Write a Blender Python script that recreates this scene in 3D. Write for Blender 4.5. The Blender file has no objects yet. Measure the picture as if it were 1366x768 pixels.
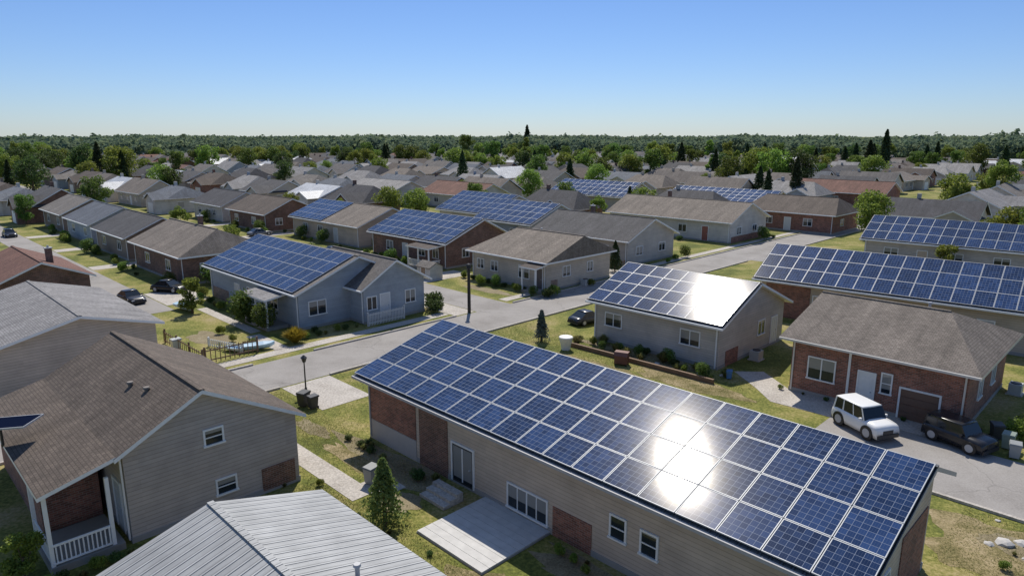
import bpy, math, random
import numpy as np
from mathutils import Vector, Matrix
random.seed(7); rng=np.random.default_rng(7)
sc=bpy.context.scene
K=.70710678
R45=math.radians(-45)
def XY(p,q): return ((p+q)*K,(q-p)*K)
# ---------------------------------------------------------------- materials
MATS={}
def mat(key,build):
    if key in MATS: return MATS[key]
    m=bpy.data.materials.new(key if isinstance(key,str) else "_".join(str(k) for k in key)[:50])
    m.use_nodes=True
    nt=m.node_tree
    b=nt.nodes["Principled BSDF"]
    build(nt,b); MATS[key]=m; return m
def nd(nt,t,**kw):
    n=nt.nodes.new(t)
    for k,v in kw.items():
        if k in n.inputs: n.inputs[k].default_value=v
        else: setattr(n,k,v)
    return n
def lk(nt,a,b): nt.links.new(a,b)
def mixc(nt,fac,a,b,mode='MIX'):
    n=nt.nodes.new("ShaderNodeMix"); n.data_type='RGBA'; n.blend_type=mode
    for s,v in ((n.inputs[0],fac),(n.inputs[6],a),(n.inputs[7],b)):
        if hasattr(v,'is_linked') or hasattr(v,'links'): nt.links.new(v,s)
        elif isinstance(v,(int,float)): s.default_value=v
        else: s.default_value=(*v[:3],1)
    return n.outputs[2]
def math_(nt,op,a,b=None):
    n=nt.nodes.new("ShaderNodeMath"); n.operation=op
    for i,v in enumerate((a,b)):
        if v is None: continue
        if isinstance(v,(int,float)): n.inputs[i].default_value=v
        else: nt.links.new(v,n.inputs[i])
    return n.outputs[0]
def ramp(nt,fac,stops):
    n=nt.nodes.new("ShaderNodeValToRGB"); e=n.color_ramp.elements
    while len(e)<len(stops): e.new(.5)
    for i,(p,c) in enumerate(stops):
        e[i].position=p; e[i].color=(*c,1) if len(c)==3 else c
    nt.links.new(fac,n.inputs[0]); return n.outputs[0]
def noise(nt,vec,scale,detail=4,rough=.55):
    n=nt.nodes.new("ShaderNodeTexNoise"); n.inputs['Scale'].default_value=scale
    n.inputs['Detail'].default_value=detail; n.inputs['Roughness'].default_value=rough
    if vec is not None: nt.links.new(vec,n.inputs['Vector'])
    return n.outputs[0]
def bump(nt,b,h,s=.3,d=.02):
    n=nt.nodes.new("ShaderNodeBump"); n.inputs['Strength'].default_value=s; n.inputs['Distance'].default_value=d
    nt.links.new(h,n.inputs['Height']); nt.links.new(n.outputs[0],b.inputs['Normal'])
def sc3(c,k): return tuple(min(1,x*k) for x in c)
def weather(nt,col,amt=.25,scale=.5):
    tc=nd(nt,"ShaderNodeTexCoord")
    n1=noise(nt,tc.outputs['Object'],scale,5,.65)
    r=ramp(nt,n1,[(.3,(1-amt,)*3),(.7,(1+amt*.4,)*3)])
    return mixc(nt,1.0,col,r,'MULTIPLY')
def objvary(nt,col,lo=.8,hi=1.2):
    oi=nd(nt,"ShaderNodeObjectInfo")
    return mixc(nt,1.0,col,ramp(nt,oi.outputs['Random'],[(0,(lo,lo*1.0,lo*1.04)),(1,(hi,hi*.98,hi*.95))]),'MULTIPLY')
def plain(col,rough=.6,metal=0,w=.12):
    def f(nt,b):
        b.inputs['Roughness'].default_value=rough; b.inputs['Metallic'].default_value=metal
        tc=nd(nt,"ShaderNodeTexCoord")
        n=noise(nt,tc.outputs['Object'],3,4)
        c=mixc(nt,n,sc3(col,1-w),sc3(col,1+w)); lk(nt,c,b.inputs['Base Color'])
    return mat(("plain",)+tuple(col)+(rough,metal),f)
def siding(col,pitch=.16):
    def f(nt,b):
        uv=nd(nt,"ShaderNodeTexCoord"); s=nd(nt,"ShaderNodeSeparateXYZ"); lk(nt,uv.outputs['UV'],s.inputs[0])
        fr=math_(nt,'FRACT',math_(nt,'DIVIDE',s.outputs[1],pitch))
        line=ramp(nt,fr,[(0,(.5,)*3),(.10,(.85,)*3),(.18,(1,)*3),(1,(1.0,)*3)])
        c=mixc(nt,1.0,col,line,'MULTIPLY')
        cm=nd(nt,"ShaderNodeCombineXYZ"); lk(nt,math_(nt,'FLOOR',math_(nt,'DIVIDE',s.outputs[1],pitch)),cm.inputs[1])
        lk(nt,math_(nt,'FLOOR',math_(nt,'DIVIDE',s.outputs[0],2.7)),cm.inputs[0])
        wn=nd(nt,"ShaderNodeTexWhiteNoise"); lk(nt,cm.outputs[0],wn.inputs[0])
        c=mixc(nt,1.0,c,ramp(nt,wn.outputs[0],[(0,(.92,)*3),(1,(1.04,)*3)]),'MULTIPLY')
        c=weather(nt,c,.22,.6)
        lk(nt,c,b.inputs['Base Color']); b.inputs['Roughness'].default_value=.6
        bump(nt,b,math_(nt,'SUBTRACT',1,fr),.5,.03)
    return mat(("siding",)+tuple(col),f)
def brick(col):
    def f(nt,b):
        uv=nd(nt,"ShaderNodeTexCoord")
        t=nd(nt,"ShaderNodeTexBrick"); lk(nt,uv.outputs['UV'],t.inputs['Vector'])
        t.inputs['Color1'].default_value=(*sc3(col,.65),1); t.inputs['Color2'].default_value=(*sc3(col,1.4),1)
        t.inputs['Mortar'].default_value=(.30,.25,.21,1); t.inputs['Scale'].default_value=1
        t.inputs['Mortar Size'].default_value=.008; t.inputs['Brick Width'].default_value=.24; t.inputs['Row Height'].default_value=.085
        t.inputs['Bias'].default_value=-.1
        c=weather(nt,t.outputs[0],.35,.9); lk(nt,c,b.inputs['Base Color']); b.inputs['Roughness'].default_value=.85
        bump(nt,b,t.outputs['Fac'],-.4,.01)
    return mat(("brick",)+tuple(col),f)
def shingle(col):
    def f(nt,b):
        uv=nd(nt,"ShaderNodeTexCoord")
        t=nd(nt,"ShaderNodeTexBrick"); lk(nt,uv.outputs['UV'],t.inputs['Vector'])
        t.inputs['Color1'].default_value=(*sc3(col,.84),1); t.inputs['Color2'].default_value=(*sc3(col,1.2),1)
        t.inputs['Mortar'].default_value=(*sc3(col,.5),1); t.inputs['Scale'].default_value=1
        t.inputs['Mortar Size'].default_value=.011; t.inputs['Brick Width'].default_value=.2; t.inputs['Row Height'].default_value=.125
        n=noise(nt,uv.outputs['UV'],22,5,.75)
        c=mixc(nt,1.0,t.outputs[0],ramp(nt,n,[(.3,(.6,)*3),(.7,(1.35,)*3)]),'MULTIPLY')
        mp=nd(nt,"ShaderNodeMapping"); lk(nt,uv.outputs['UV'],mp.inputs[0]); mp.inputs['Scale'].default_value=(1.6,.18,1)
        n3=noise(nt,mp.outputs[0],1.0,5,.6)
        c=mixc(nt,1.0,c,ramp(nt,n3,[(.32,(.78,)*3),(.62,(1.1,)*3)]),'MULTIPLY')
        c=objvary(nt,c,.85,1.15)
        c=weather(nt,c,.25,.45); lk(nt,c,b.inputs['Base Color']); b.inputs['Roughness'].default_value=.9; b.inputs['Specular IOR Level'].default_value=.3
        bump(nt,b,n,.5,.02)
    return mat(("shingle",)+tuple(col),f)
def metalroof(col,pitch=.3):
    def f(nt,b):
        uv=nd(nt,"ShaderNodeTexCoord"); s=nd(nt,"ShaderNodeSeparateXYZ"); lk(nt,uv.outputs['UV'],s.inputs[0])
        fr=math_(nt,'FRACT',math_(nt,'DIVIDE',s.outputs[0],pitch))
        tri=math_(nt,'ABSOLUTE',math_(nt,'SUBTRACT',fr,.5))
        h=ramp(nt,tri,[(0,(1,)*3),(.08,(1,)*3),(.18,(0,)*3),(1,(0,)*3)])
        line=ramp(nt,tri,[(0,(1.15,)*3),(.08,(1.1,)*3),(.15,(.42,)*3),(.23,(.88,)*3),(1,(1,)*3)])
        c=mixc(nt,1.0,col,line,'MULTIPLY'); c=weather(nt,c,.3,.5)
        mp=nd(nt,"ShaderNodeMapping"); lk(nt,uv.outputs['UV'],mp.inputs[0]); mp.inputs['Scale'].default_value=(3,.3,1)
        n=noise(nt,mp.outputs[0],2,5,.6); c=mixc(nt,1.0,c,ramp(nt,n,[(.3,(.8,)*3),(.65,(1.06,)*3)]),'MULTIPLY')
        lk(nt,c,b.inputs['Base Color']); b.inputs['Roughness'].default_value=.6; b.inputs['Metallic'].default_value=.05
        bump(nt,b,h,.9,.05)
    return mat(("metalroof",)+tuple(col),f)
def solar_mat():
    def f(nt,b):
        uv=nd(nt,"ShaderNodeTexCoord"); s=nd(nt,"ShaderNodeSeparateXYZ"); lk(nt,uv.outputs['UV'],s.inputs[0])
        def lines(o,n,w):
            fr=math_(nt,'FRACT',math_(nt,'MULTIPLY',o,n))
            a=math_(nt,'ABSOLUTE',math_(nt,'SUBTRACT',fr,.5))
            return math_(nt,'GREATER_THAN',a,.5-w)
        l=math_(nt,'MAXIMUM',lines(s.outputs[0],6,.03),lines(s.outputs[1],6,.03))
        l2=math_(nt,'MULTIPLY',lines(s.outputs[0],18,.05),.2)
        l=math_(nt,'MAXIMUM',l,l2)
        oi=nd(nt,"ShaderNodeObjectInfo")
        cm=nd(nt,"ShaderNodeCombineXYZ")
        lk(nt,math_(nt,'FLOOR',math_(nt,'MULTIPLY',s.outputs[0],6)),cm.inputs[0])
        lk(nt,math_(nt,'FLOOR',math_(nt,'MULTIPLY',s.outputs[1],6)),cm.inputs[1]); lk(nt,oi.outputs['Random'],cm.inputs[2])
        wn=nd(nt,"ShaderNodeTexWhiteNoise"); lk(nt,cm.outputs[0],wn.inputs[0])
        cell=mixc(nt,wn.outputs[0],(.011,.026,.072),(.022,.048,.125))
        cell=mixc(nt,1.0,cell,ramp(nt,oi.outputs['Random'],[(0,(.75,)*3),(1,(1.25,)*3)]),'MULTIPLY')
        c=mixc(nt,l,cell,(.18,.21,.27)); lk(nt,c,b.inputs['Base Color'])
        b.inputs['Roughness'].default_value=.092; b.inputs['Specular IOR Level'].default_value=.11
        b.inputs['Specular Tint'].default_value=(1,.92,.8,1)
        b.inputs['Coat Weight'].default_value=.03; b.inputs['Coat Roughness'].default_value=.24
    return mat("solar_cells",f)
def leafmat(key,c1,c2,trans=.45):
    def f(nt,b):
        tc=nd(nt,"ShaderNodeTexCoord"); oi=nd(nt,"ShaderNodeObjectInfo")
        n=noise(nt,tc.outputs['Object'],1.3,3,.6); 
        ge=nd(nt,"ShaderNodeNewGeometry")
        m_=math_(nt,'ADD',math_(nt,'MULTIPLY',n,.7),math_(nt,'MULTIPLY',ge.outputs['Random Per Island'],.35))
        c=ramp(nt,m_,[(.3,c1),(.75,c2)])
        hs=nd(nt,"ShaderNodeHueSaturation"); lk(nt,c,hs.inputs['Color'])
        lk(nt,math_(nt,'ADD',math_(nt,'MULTIPLY',oi.outputs['Random'],.06),.475),hs.inputs['Hue'])
        lk(nt,math_(nt,'ADD',math_(nt,'MULTIPLY',oi.outputs['Random'],.5),.8),hs.inputs['Value'])
        lk(nt,hs.outputs[0],b.inputs['Base Color']); b.inputs['Roughness'].default_value=.6
        b.inputs['Specular IOR Level'].default_value=.25
        t=nd(nt,"ShaderNodeBsdfTranslucent"); lk(nt,hs.outputs[0],t.inputs[0])
        mx=nd(nt,"ShaderNodeMixShader"); mx.inputs[0].default_value=trans
        out=nt.nodes["Material Output"]; lk(nt,b.outputs[0],mx.inputs[1]); lk(nt,t.outputs[0],mx.inputs[2]); lk(nt,mx.outputs[0],out.inputs[0])
    return mat(key,f)
def groundmat(key,stops,scale=.35,fine=9,rough=.95,bs=.4,bd=.05,cracks=False):
    def f(nt,b):
        tc=nd(nt,"ShaderNodeTexCoord")
        n1=noise(nt,tc.outputs['Object'],scale,6,.65); n2=noise(nt,tc.outputs['Object'],fine,5,.7)
        m_=math_(nt,'ADD',math_(nt,'MULTIPLY',n1,.68),math_(nt,'MULTIPLY',n2,.32))
        c=ramp(nt,m_,stops); 
        c=mixc(nt,1.0,c,ramp(nt,n2,[(.3,(.68,)*3),(.7,(1.25,)*3)]) if not cracks else ramp(nt,n2,[(.3,(.9,)*3),(.7,(1.08,)*3)]),'MULTIPLY')
        if cracks:
            v=nd(nt,"ShaderNodeTexVoronoi",feature='DISTANCE_TO_EDGE'); v.inputs['Scale'].default_value=.16
            wv=nt.nodes.new("ShaderNodeVectorMath"); wv.operation='ADD'
            nz=nt.nodes.new("ShaderNodeTexNoise"); nz.inputs['Scale'].default_value=1.3; lk(nt,tc.outputs['Object'],nz.inputs['Vector'])
            lk(nt,tc.outputs['Object'],wv.inputs[0]); lk(nt,nz.outputs[1],wv.inputs[1]); lk(nt,wv.outputs[0],v.inputs['Vector'])
            c=mixc(nt,1.0,c,ramp(nt,v.outputs['Distance'],[(0,(.8,)*3),(.005,(.85,)*3),(.008,(1,)*3)]),'MULTIPLY')
        lk(nt,c,b.inputs['Base Color']); b.inputs['Roughness'].default_value=rough
        b.inputs['Specular IOR Level'].default_value=.2
        bump(nt,b,n2,bs,bd)
    return mat(key,f)
GRASS=groundmat("grass_lawn",[(.36,(.075,.09,.022)),(.45,(.125,.14,.03)),(.51,(.20,.195,.05)),(.57,(.275,.235,.09)),(.67,(.33,.265,.155))],.28,7)
DRY=groundmat("dry_grass",[(.38,(.11,.10,.035)),(.47,(.20,.165,.075)),(.55,(.29,.23,.125)),(.66,(.36,.29,.18))],.9,11)
ASPH=groundmat("asphalt",[(.35,(.225,.208,.19)),(.5,(.285,.266,.246)),(.7,(.34,.32,.298))],.35,14,.9,.15,.01,True)
CONC=groundmat("concrete",[(.35,(.33,.295,.255)),(.5,(.43,.395,.35)),(.7,(.51,.47,.42))],.6,10,.9,.15,.01)
DIRT=groundmat("bare_soil",[(.35,(.15,.12,.07)),(.5,(.23,.19,.115)),(.7,(.31,.27,.18))],.8,12)
WHITE=plain((.76,.76,.74),.5); DARKM=plain((.03,.03,.033),.45); ALU=plain((.40,.42,.44),.45,0); TRIMGREY=plain((.4,.4,.4),.5)
BLACK=plain((.012,.012,.013),.5); WOOD=plain((.16,.10,.06),.8,0,.3); BARK=plain((.09,.065,.045),.95,0,.3)
def glassf(nt,b):
    tc=nd(nt,"ShaderNodeTexCoord"); oi=nd(nt,"ShaderNodeObjectInfo"); s=nd(nt,"ShaderNodeSeparateXYZ"); lk(nt,tc.outputs['Object'],s.inputs[0])
    cur=math_(nt,'GREATER_THAN',math_(nt,'ADD',s.outputs[2],math_(nt,'MULTIPLY',oi.outputs['Random'],.9)),.45)
    c=mixc(nt,cur,(.02,.027,.034),(.26,.26,.245)); lk(nt,c,b.inputs['Base Color']); b.inputs['Roughness'].default_value=.05
GLASS=mat("window_glass",glassf)
CARGLASS=plain((.015,.02,.025),.05,0,.05)
SOLAR=solar_mat()
# ---------------------------------------------------------------- mesh builder
class MB:
    def __init__(s): s.v=[];s.f=[];s.m=[]
    def poly(s,pts,m=0):
        i=len(s.v); s.v+= [tuple(p) for p in pts]; s.f.append(tuple(range(i,i+len(pts)))); s.m.append(m)
    def box(s,x0,x1,y0,y1,z0,z1,m=0):
        i=len(s.v)
        s.v+=[(x0,y0,z0),(x1,y0,z0),(x1,y1,z0),(x0,y1,z0),(x0,y0,z1),(x1,y0,z1),(x1,y1,z1),(x0,y1,z1)]
        for f in ((0,3,2,1),(4,5,6,7),(0,1,5,4),(1,2,6,5),(2,3,7,6),(3,0,4,7)):
            s.f.append(tuple(i+k for k in f)); s.m.append(m)
    def cyl(s,a,b,r0,r1,n=8,m=0):
        a=Vector(a);b=Vector(b);d=(b-a).normalized(); t=d.orthogonal().normalized(); u=d.cross(t)
        i=len(s.v)
        for c,r in ((a,r0),(b,r1)):
            for k in range(n):
                w=2*math.pi*k/n; s.v.append(tuple(c+t*math.cos(w)*r+u*math.sin(w)*r))
        for k in range(n):
            k2=(k+1)%n; s.f.append((i+k,i+k2,i+n+k2,i+n+k)); s.m.append(m)
        s.f.append(tuple(i+k for k in reversed(range(n)))); s.m.append(m)
        s.f.append(tuple(i+n+k for k in range(n))); s.m.append(m)
    def rings(s,rings,m=0,cap=True):
        i=len(s.v); n=len(rings[0])
        for r in rings: s.v+=[tuple(p) for p in r]
        for a in range(len(rings)-1):
            for k in range(n):
                k2=(k+1)%n; s.f.append((i+a*n+k,i+a*n+k2,i+(a+1)*n+k2,i+(a+1)*n+k)); s.m.append(m)
        if cap:
            s.f.append(tuple(i+k for k in reversed(range(n)))); s.m.append(m)
            s.f.append(tuple(i+(len(rings)-1)*n+k for k in range(n))); s.m.append(m)
    def mesh(s,name,mats,smooth=False):
        me=bpy.data.meshes.new(name); me.from_pydata(s.v,[],s.f)
        for m in mats: me.materials.append(m)
        me.polygons.foreach_set("material_index",s.m)
        uvl=me.uv_layers.new(name="UVMap")
        for p in me.polygons:
            n=p.normal
            if abs(n.z)>.995: t=Vector((1,0,0)); w=Vector((0,1,0))
            else:
                t=Vector((0,0,1)).cross(n).normalized(); w=n.cross(t)
            for li in p.loop_indices:
                co=me.vertices[me.loops[li].vertex_index].co
                uvl.data[li].uv=(co.dot(t),co.dot(w))
        if smooth: me.polygons.foreach_set("use_smooth",[True]*len(me.polygons))
        me.update(); return me
COL=sc.collection
def obj(name,me,parent=None,loc=(0,0,0),rot=(0,0,0),scale=None):
    o=bpy.data.objects.new(name,me); COL.objects.link(o)
    if parent: o.parent=parent
    o.location=loc; o.rotation_euler=rot
    if scale is not None: o.scale=scale if hasattr(scale,'__len__') else (scale,)*3
    return o
def thing(name,me,p,q,z=0,rot=0,label="",cat="",group=None,scale=None):
    x,y=XY(p,q)
    o=obj(name,me,None,(x,y,z),(0,0,R45+math.radians(rot)),scale)
    o["label"]=label; o["category"]=cat
    if group: o["group"]=group
    return o
# ---------------------------------------------------------------- house parts
CACHE={}
def win_mesh(w,h):
    k=("w",round(w,2),round(h,2))
    if k in CACHE: return CACHE[k]
    t=.07; m=MB()
    m.box(-w/2-t,w/2+t,-.05,.0,h/2,h/2+t); m.box(-w/2-t,-w/2,-.05,0,-h/2,h/2); m.box(w/2,w/2+t,-.05,0,-h/2,h/2)
    if w>.75: m.box(-.03,.03,-.045,0,-h/2,h/2)
    else: m.box(-w/2,w/2,-.045,0,-.02,.02)
    if w>1.5:
        for sx in(-1,1): m.box(sx*w/4-.02,sx*w/4+.02,-.04,0,-h/2,h/2)
    fr=m.mesh("window_frame",[WHITE])
    m=MB(); m.box(-w/2-t-.03,w/2+t+.03,-.09,0,-h/2-t,-h/2); si=m.mesh("window_sill",[WHITE])
    m=MB(); m.box(-w/2+.001,w/2-.001,-.02,.001,-h/2+.001,h/2-.001); gl=m.mesh("window_glass",[GLASS])
    CACHE[k]=(fr,si,gl); return CACHE[k]
def door_mesh(w,h,col,glass=False):
    k=("d",w,h,col,glass)
    if k in CACHE: return CACHE[k]
    t=.08;m=MB()
    m.box(-w/2,w/2,-.03,0,0,h,0)
    m.box(-w/2-t,-w/2,-.06,0,0,h,1);m.box(w/2,w/2+t,-.06,0,0,h,1);m.box(-w/2-t,w/2+t,-.06,0,h,h+t,1)
    if glass:
        m.box(-w/2+.06,w/2-.06,-.04,-.03,.1,h-.08,2)
        m.box(-.03,.03,-.055,-.04,.1,h-.08,1)
    else:
        for z0,z1 in((.12*h,.42*h),(.5*h,.9*h)):
            for x0,x1 in((-w*.38,-w*.06),(w*.06,w*.38)): m.box(x0,x1,-.042,-.03,z0,z1,0)
    d=m.mesh("door",[plain(col,.45),WHITE,GLASS])
    m=MB(); m.cyl((w*.36,-.03,h*.48),(w*.36,-.1,h*.48),.03,.035,8); hd=m.mesh("door_handle",[ALU])
    CACHE[k]=(d,hd); return CACHE[k]
def garage_mesh(w,h,col):
    k=("g",w,h,col)
    if k in CACHE: return CACHE[k]
    m=MB(); n=4
    for i in range(n): m.box(-w/2,w/2,-.03,0,i*h/n+.012,(i+1)*h/n-.012,0)
    for i in range(n):
        for j in range(4):
            x0=-w/2+w*j/4+.06; m.box(x0,x0+w/4-.12,-.04,-.03,i*h/n+.07,(i+1)*h/n-.07,0)
    t=.09
    m.box(-w/2-t,-w/2,-.06,0,0,h,1);m.box(w/2,w/2+t,-.06,0,0,h,1);m.box(-w/2-t,w/2+t,-.06,0,h,h+t,1)
    CACHE[k]=m.mesh("garage_door",[plain(col,.5),WHITE]); return CACHE[k]
def panel_mesh(w,h):
    k=("p",round(w,3),round(h,3))
    if k in CACHE: return CACHE[k]
    m=MB(); t=.024; z=.045
    m.box(-w/2,w/2,-h/2,-h/2+t,0,z,1);m.box(-w/2,w/2,h/2-t,h/2,0,z,1)
    m.box(-w/2,-w/2+t,-h/2+t,h/2-t,0,z,1);m.box(w/2-t,w/2,-h/2+t,h/2-t,0,z,1)
    m.poly([(-w/2+t,-h/2+t,z-.008),(w/2-t,-h/2+t,z-.008),(w/2-t,h/2-t,z-.008),(-w/2+t,h/2-t,z-.008)],0)
    m.poly([(-w/2+t,-h/2+t,.004),(-w/2+t,h/2-t,.004),(w/2-t,h/2-t,.004),(w/2-t,-h/2+t,.004)],1)
    me=m.mesh("solar_panel",[SOLAR,ALU])
    uvl=me.uv_layers[0]
    for p in me.polygons:
        if p.material_index==0:
            for li,uv in zip(p.loop_indices,((0,0),(1,0),(1,1),(0,1))): uvl.data[li].uv=uv
    CACHE[k]=me; return me
def house(name,label,p0,p1,q0,q1,ze,zr,rq,roofm,wallm,oh=.35,hip=(None,None),turn=0,
          panels=None,items=(),trim=None,zb=None,th=.15,group=None,cat="house",gap=.018,gutter=True):
    pc,qc=(p0+p1)/2,(q0+q1)/2
    root=thing(name,None,pc,qc,0,turn,label,cat,group)
    Lx,Ly=p1-p0,q1-q0; ry=rq-qc
    X,Y=Lx/2,Ly/2; trim=trim or WHITE
    zb_=ze if zb is None else zb
    m=MB()
    hl,hr=hip
    d=lambda P:(P[0],P[1],P[2]-th)
    if hl is None and hr is None:
        F=[(-X,-Y,ze),(X,-Y,ze),(X,ry,zr),(-X,ry,zr)]; B=[(X,Y,zb_),(-X,Y,zb_),(-X,ry,zr),(X,ry,zr)]
        m.poly(F,0); m.poly(B,0)
        m.poly([d(F[0]),d(F[3]),d(F[2]),d(F[1])],1); m.poly([d(B[0]),d(B[3]),d(B[2]),d(B[1])],1)
        m.poly([d(F[0]),d(F[1]),F[1],F[0]],1); m.poly([d(B[0]),d(B[1]),B[1],B[0]],1)
        for s_,a in((1,(F[1],F[2],B[0])),(-1,(F[0],F[3],B[1]))):
            for u,w in((a[0],a[1]),(a[1],a[2])):
                pts=[d(u),d(w),w,u]
                if s_<0: pts=pts[::-1]
                m.poly(pts,1)
        m.box(-X,X,ry-.09,ry+.09,zr-.03,zr+.03,0)
    else:
        hl=hl if hl is not None else .02; hr=hr if hr is not None else .02
        a=(-X,-Y,ze);b=(X,-Y,ze);c=(X,Y,zb_);e=(-X,Y,zb_);r1=(-X+hl,ry,zr);r2=(X-hr,ry,zr)
        m.poly([a,b,r2,r1],0); m.poly([c,e,r1,r2],0); m.poly([b,c,r2],0); m.poly([e,a,r1],0)
        m.poly([d(a),d(e),d(c),d(b)],1)
        for u,w in((a,b),(b,c),(c,e),(e,a)): m.poly([d(u),d(w),w,u],1)
        m.box(-X+hl,X-hr,ry-.09,ry+.09,zr-.03,zr+.04,0)
    obj("roof",m.mesh("roof",[roofm,trim]),root)
    sl=(zr-ze)/(ry+Y); sb=(zr-zb_)/(Y-ry)
    wx,wy=X-oh,Y-oh
    m=MB()
    if hip==(None,None):
        zf=ze+oh*sl-th-.01; zk=zb_+oh*sb-th-.01; zt=zr-th-.01
        m.poly([(-wx,-wy,0),(wx,-wy,0),(wx,-wy,zf),(-wx,-wy,zf)]); m.poly([(wx,wy,0),(-wx,wy,0),(-wx,wy,zk),(wx,wy,zk)])
        m.poly([(wx,-wy,0),(wx,wy,0),(wx,wy,zk),(wx,ry,zt),(wx,-wy,zf)])
        m.poly([(-wx,wy,0),(-wx,-wy,0),(-wx,-wy,zf),(-wx,ry,zt),(-wx,wy,zk)])
    else:
        zf=ze-th+.004; m.box(-wx,wx,-wy,wy,0,zf)
    obj("wall",m.mesh("wall",[wallm]),root)
    m=MB(); m.box(-wx-.03,wx+.03,-wy-.03,wy+.03,-.05,.22); obj("foundation",m.mesh("foundation",[plain((.3,.29,.27),.9)]),root)
    if gutter: m=MB(); m.box(-X,X,-Y-.09,-Y-.003,ze-.13,ze-.02); obj("gutter",m.mesh("gutter",[trim]),root)
    m=MB(); m.box(-.04,.04,-.09,-.035,.1,zf); dp=m.mesh("downpipe",[trim])
    for sx in (-wx+.12,wx-.12): obj("downpipe",dp,root,(sx,-wy,0))
    def place(side,al):
        if side=='f': return (al-pc),-wy-.002,0
        return wx+.002,(al-qc),math.pi/2
    for it in items:
        kind,side,al,z,w,h=it[:6]
        x,y,r=place(side,al)
        if kind=='win':
            fr,si,gl=win_mesh(w,h); o=obj("window",None,root,(x,y,z),(0,0,r)); 
            obj("window_frame",fr,o); obj("window_sill",si,o); obj("window_glass",gl,o)
        elif kind=='door':
            dm,hd=door_mesh(w,h,it[6] if len(it)>6 else (.6,.6,.58),len(it)>7 and it[7]); o=obj("door",dm,root,(x,y,z),(0,0,r)); obj("door_handle",hd,o)
        elif kind=='garage':
            obj("garage_door",garage_mesh(w,h,it[6] if len(it)>6 else (.7,.7,.68)),root,(x,y,z),(0,0,r))
        elif kind=='clad':
            mm=MB(); mm.box(-w/2,w/2,-.03,0,z,z+h); obj(it[7] if len(it)>7 else "brick_cladding",mm.mesh("cladding",[it[6]]),root,(x,y,0),(0,0,r))
    if panels:
        cols,rows,x0,x1,s0,s1=panels
        ang=math.atan(sl); SL=(ry+Y)/math.cos(ang)
        W=Lx*(x1-x0)/cols; Hh=SL*(s1-s0)/rows
        arr=MB()
        for r in range(rows):
            for f_ in(.25,.75):
                yy=SL*s0+(r+f_)*Hh; arr.box(-X+Lx*x0+.05,-X+Lx*x1-.05,yy-.02,yy+.02,.01,.06)
        A=obj("solar_array",arr.mesh("mounting_rails",[ALU]),root,(0,-Y,ze),(ang,0,0))
        me=panel_mesh(W-gap,Hh-gap)
        for c in range(cols):
            for r in range(rows):
                o=obj("solar_panel",me,A,(-X+Lx*x0+(c+.5)*W,SL*s0+(r+.5)*Hh,.07))
                o.rotation_euler=(random.gauss(0,.0014),random.gauss(0,.0014),0)
    return root
BRICKR=brick((.28,.11,.07)); BRICKD=brick((.19,.09,.058)); BRICKT=brick((.33,.22,.16))
TAUPE=siding((.55,.45,.355)); TAUPEL=siding((.46,.395,.34)); BEIGE=siding((.54,.46,.365)); BLUEG=siding((.35,.39,.43)); GREYS=siding((.51,.46,.40)); LIGHTS=siding((.62,.575,.51)); BROWNW=siding((.24,.18,.14)); TAN=siding((.52,.43,.33))
SHB=shingle((.118,.096,.08)); SHG=shingle((.18,.165,.15)); SHT=shingle((.20,.172,.145)); SHR=shingle((.21,.11,.08)); SHD=shingle((.095,.093,.095)); SHL=shingle((.29,.28,.268)); SHBL=shingle((.15,.165,.185))
MTG=metalroof((.38,.385,.38)); MTW=metalroof((.60,.61,.62)); MTD=metalroof((.10,.11,.12))
OCC=[]
def H(*a,**k):
    OCC.append((a[2],a[3],a[4],a[5])); return house(*a,**k)
H("solar_bungalow","long low beige bungalow covered in blue solar panels",-26.6,-4.1,16.1,24.3,3.1,4.65,21.55,MTD,TAUPE,oh=.5,zb=3.45,
  panels=(17,4,.002,.998,.012,.995),trim=plain((.36,.36,.37),.5),gap=.03,
  items=[('win','f',-11.7,1.5,.55,.75),('win','f',-10.5,1.45,.55,.75),('win','f',-15.8,.72,1.95,.9),
   ('door','f',-19.4,.1,1.25,1.65,(.03,.03,.035),True),
   ('clad','f',-24.3,1.0,3.6,1.75,BRICKR),('clad','f',-24.3,0,3.6,.98,plain((.4,.375,.35),.9),"concrete_plinth"),('clad','f',-21.3,0,1.9,2.7,BRICKD),('clad','f',-13.65,.0,1.75,1.15,BRICKR),
   ('win','r',19.5,1.5,.6,.8),('clad','r',22.2,0,2.6,2.4,BRICKR)])
H("solar_house","grey sided house with a glaring solar roof beside the garden",-29.1,-18.7,36.4,46.3,2.8,4.83,41.25,SHG,GREYS,oh=.45,panels=(8,4,.01,.99,.02,.98),
  items=[('win','f',-27,1.65,1.3,.85),('win','f',-21.1,1.65,1.3,.9),('clad','r',38.6,0,1.6,1.0,BRICKR),('win','r',42.5,1.6,.9,.9),('door','r',44.4,.15,.8,1.8)])
H("brick_house","red brick house with brown shingle hip roof and white door",-15.2,-5.7,36.2,46.3,3.15,4.9,41.2,SHT,BRICKR,oh=.55,hip=(.25,2.6),trim=plain((.6,.56,.5),.5),
  items=[('win','f',-13.0,1.6,1.35,1.15),('door','f',-10.7,.1,.75,1.9,(.75,.75,.74)),('win','f',-9.75,1.65,.42,1.0),('garage','f',-8.2,.05,1.7,1.55,(.15,.09,.065)),
  ('clad','f',-11.6,0,.12,2.95,WHITE,"white_post"),('win','r',39.5,1.6,.8,.9),('win','r',42.5,1.6,.8,.9)])
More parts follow.
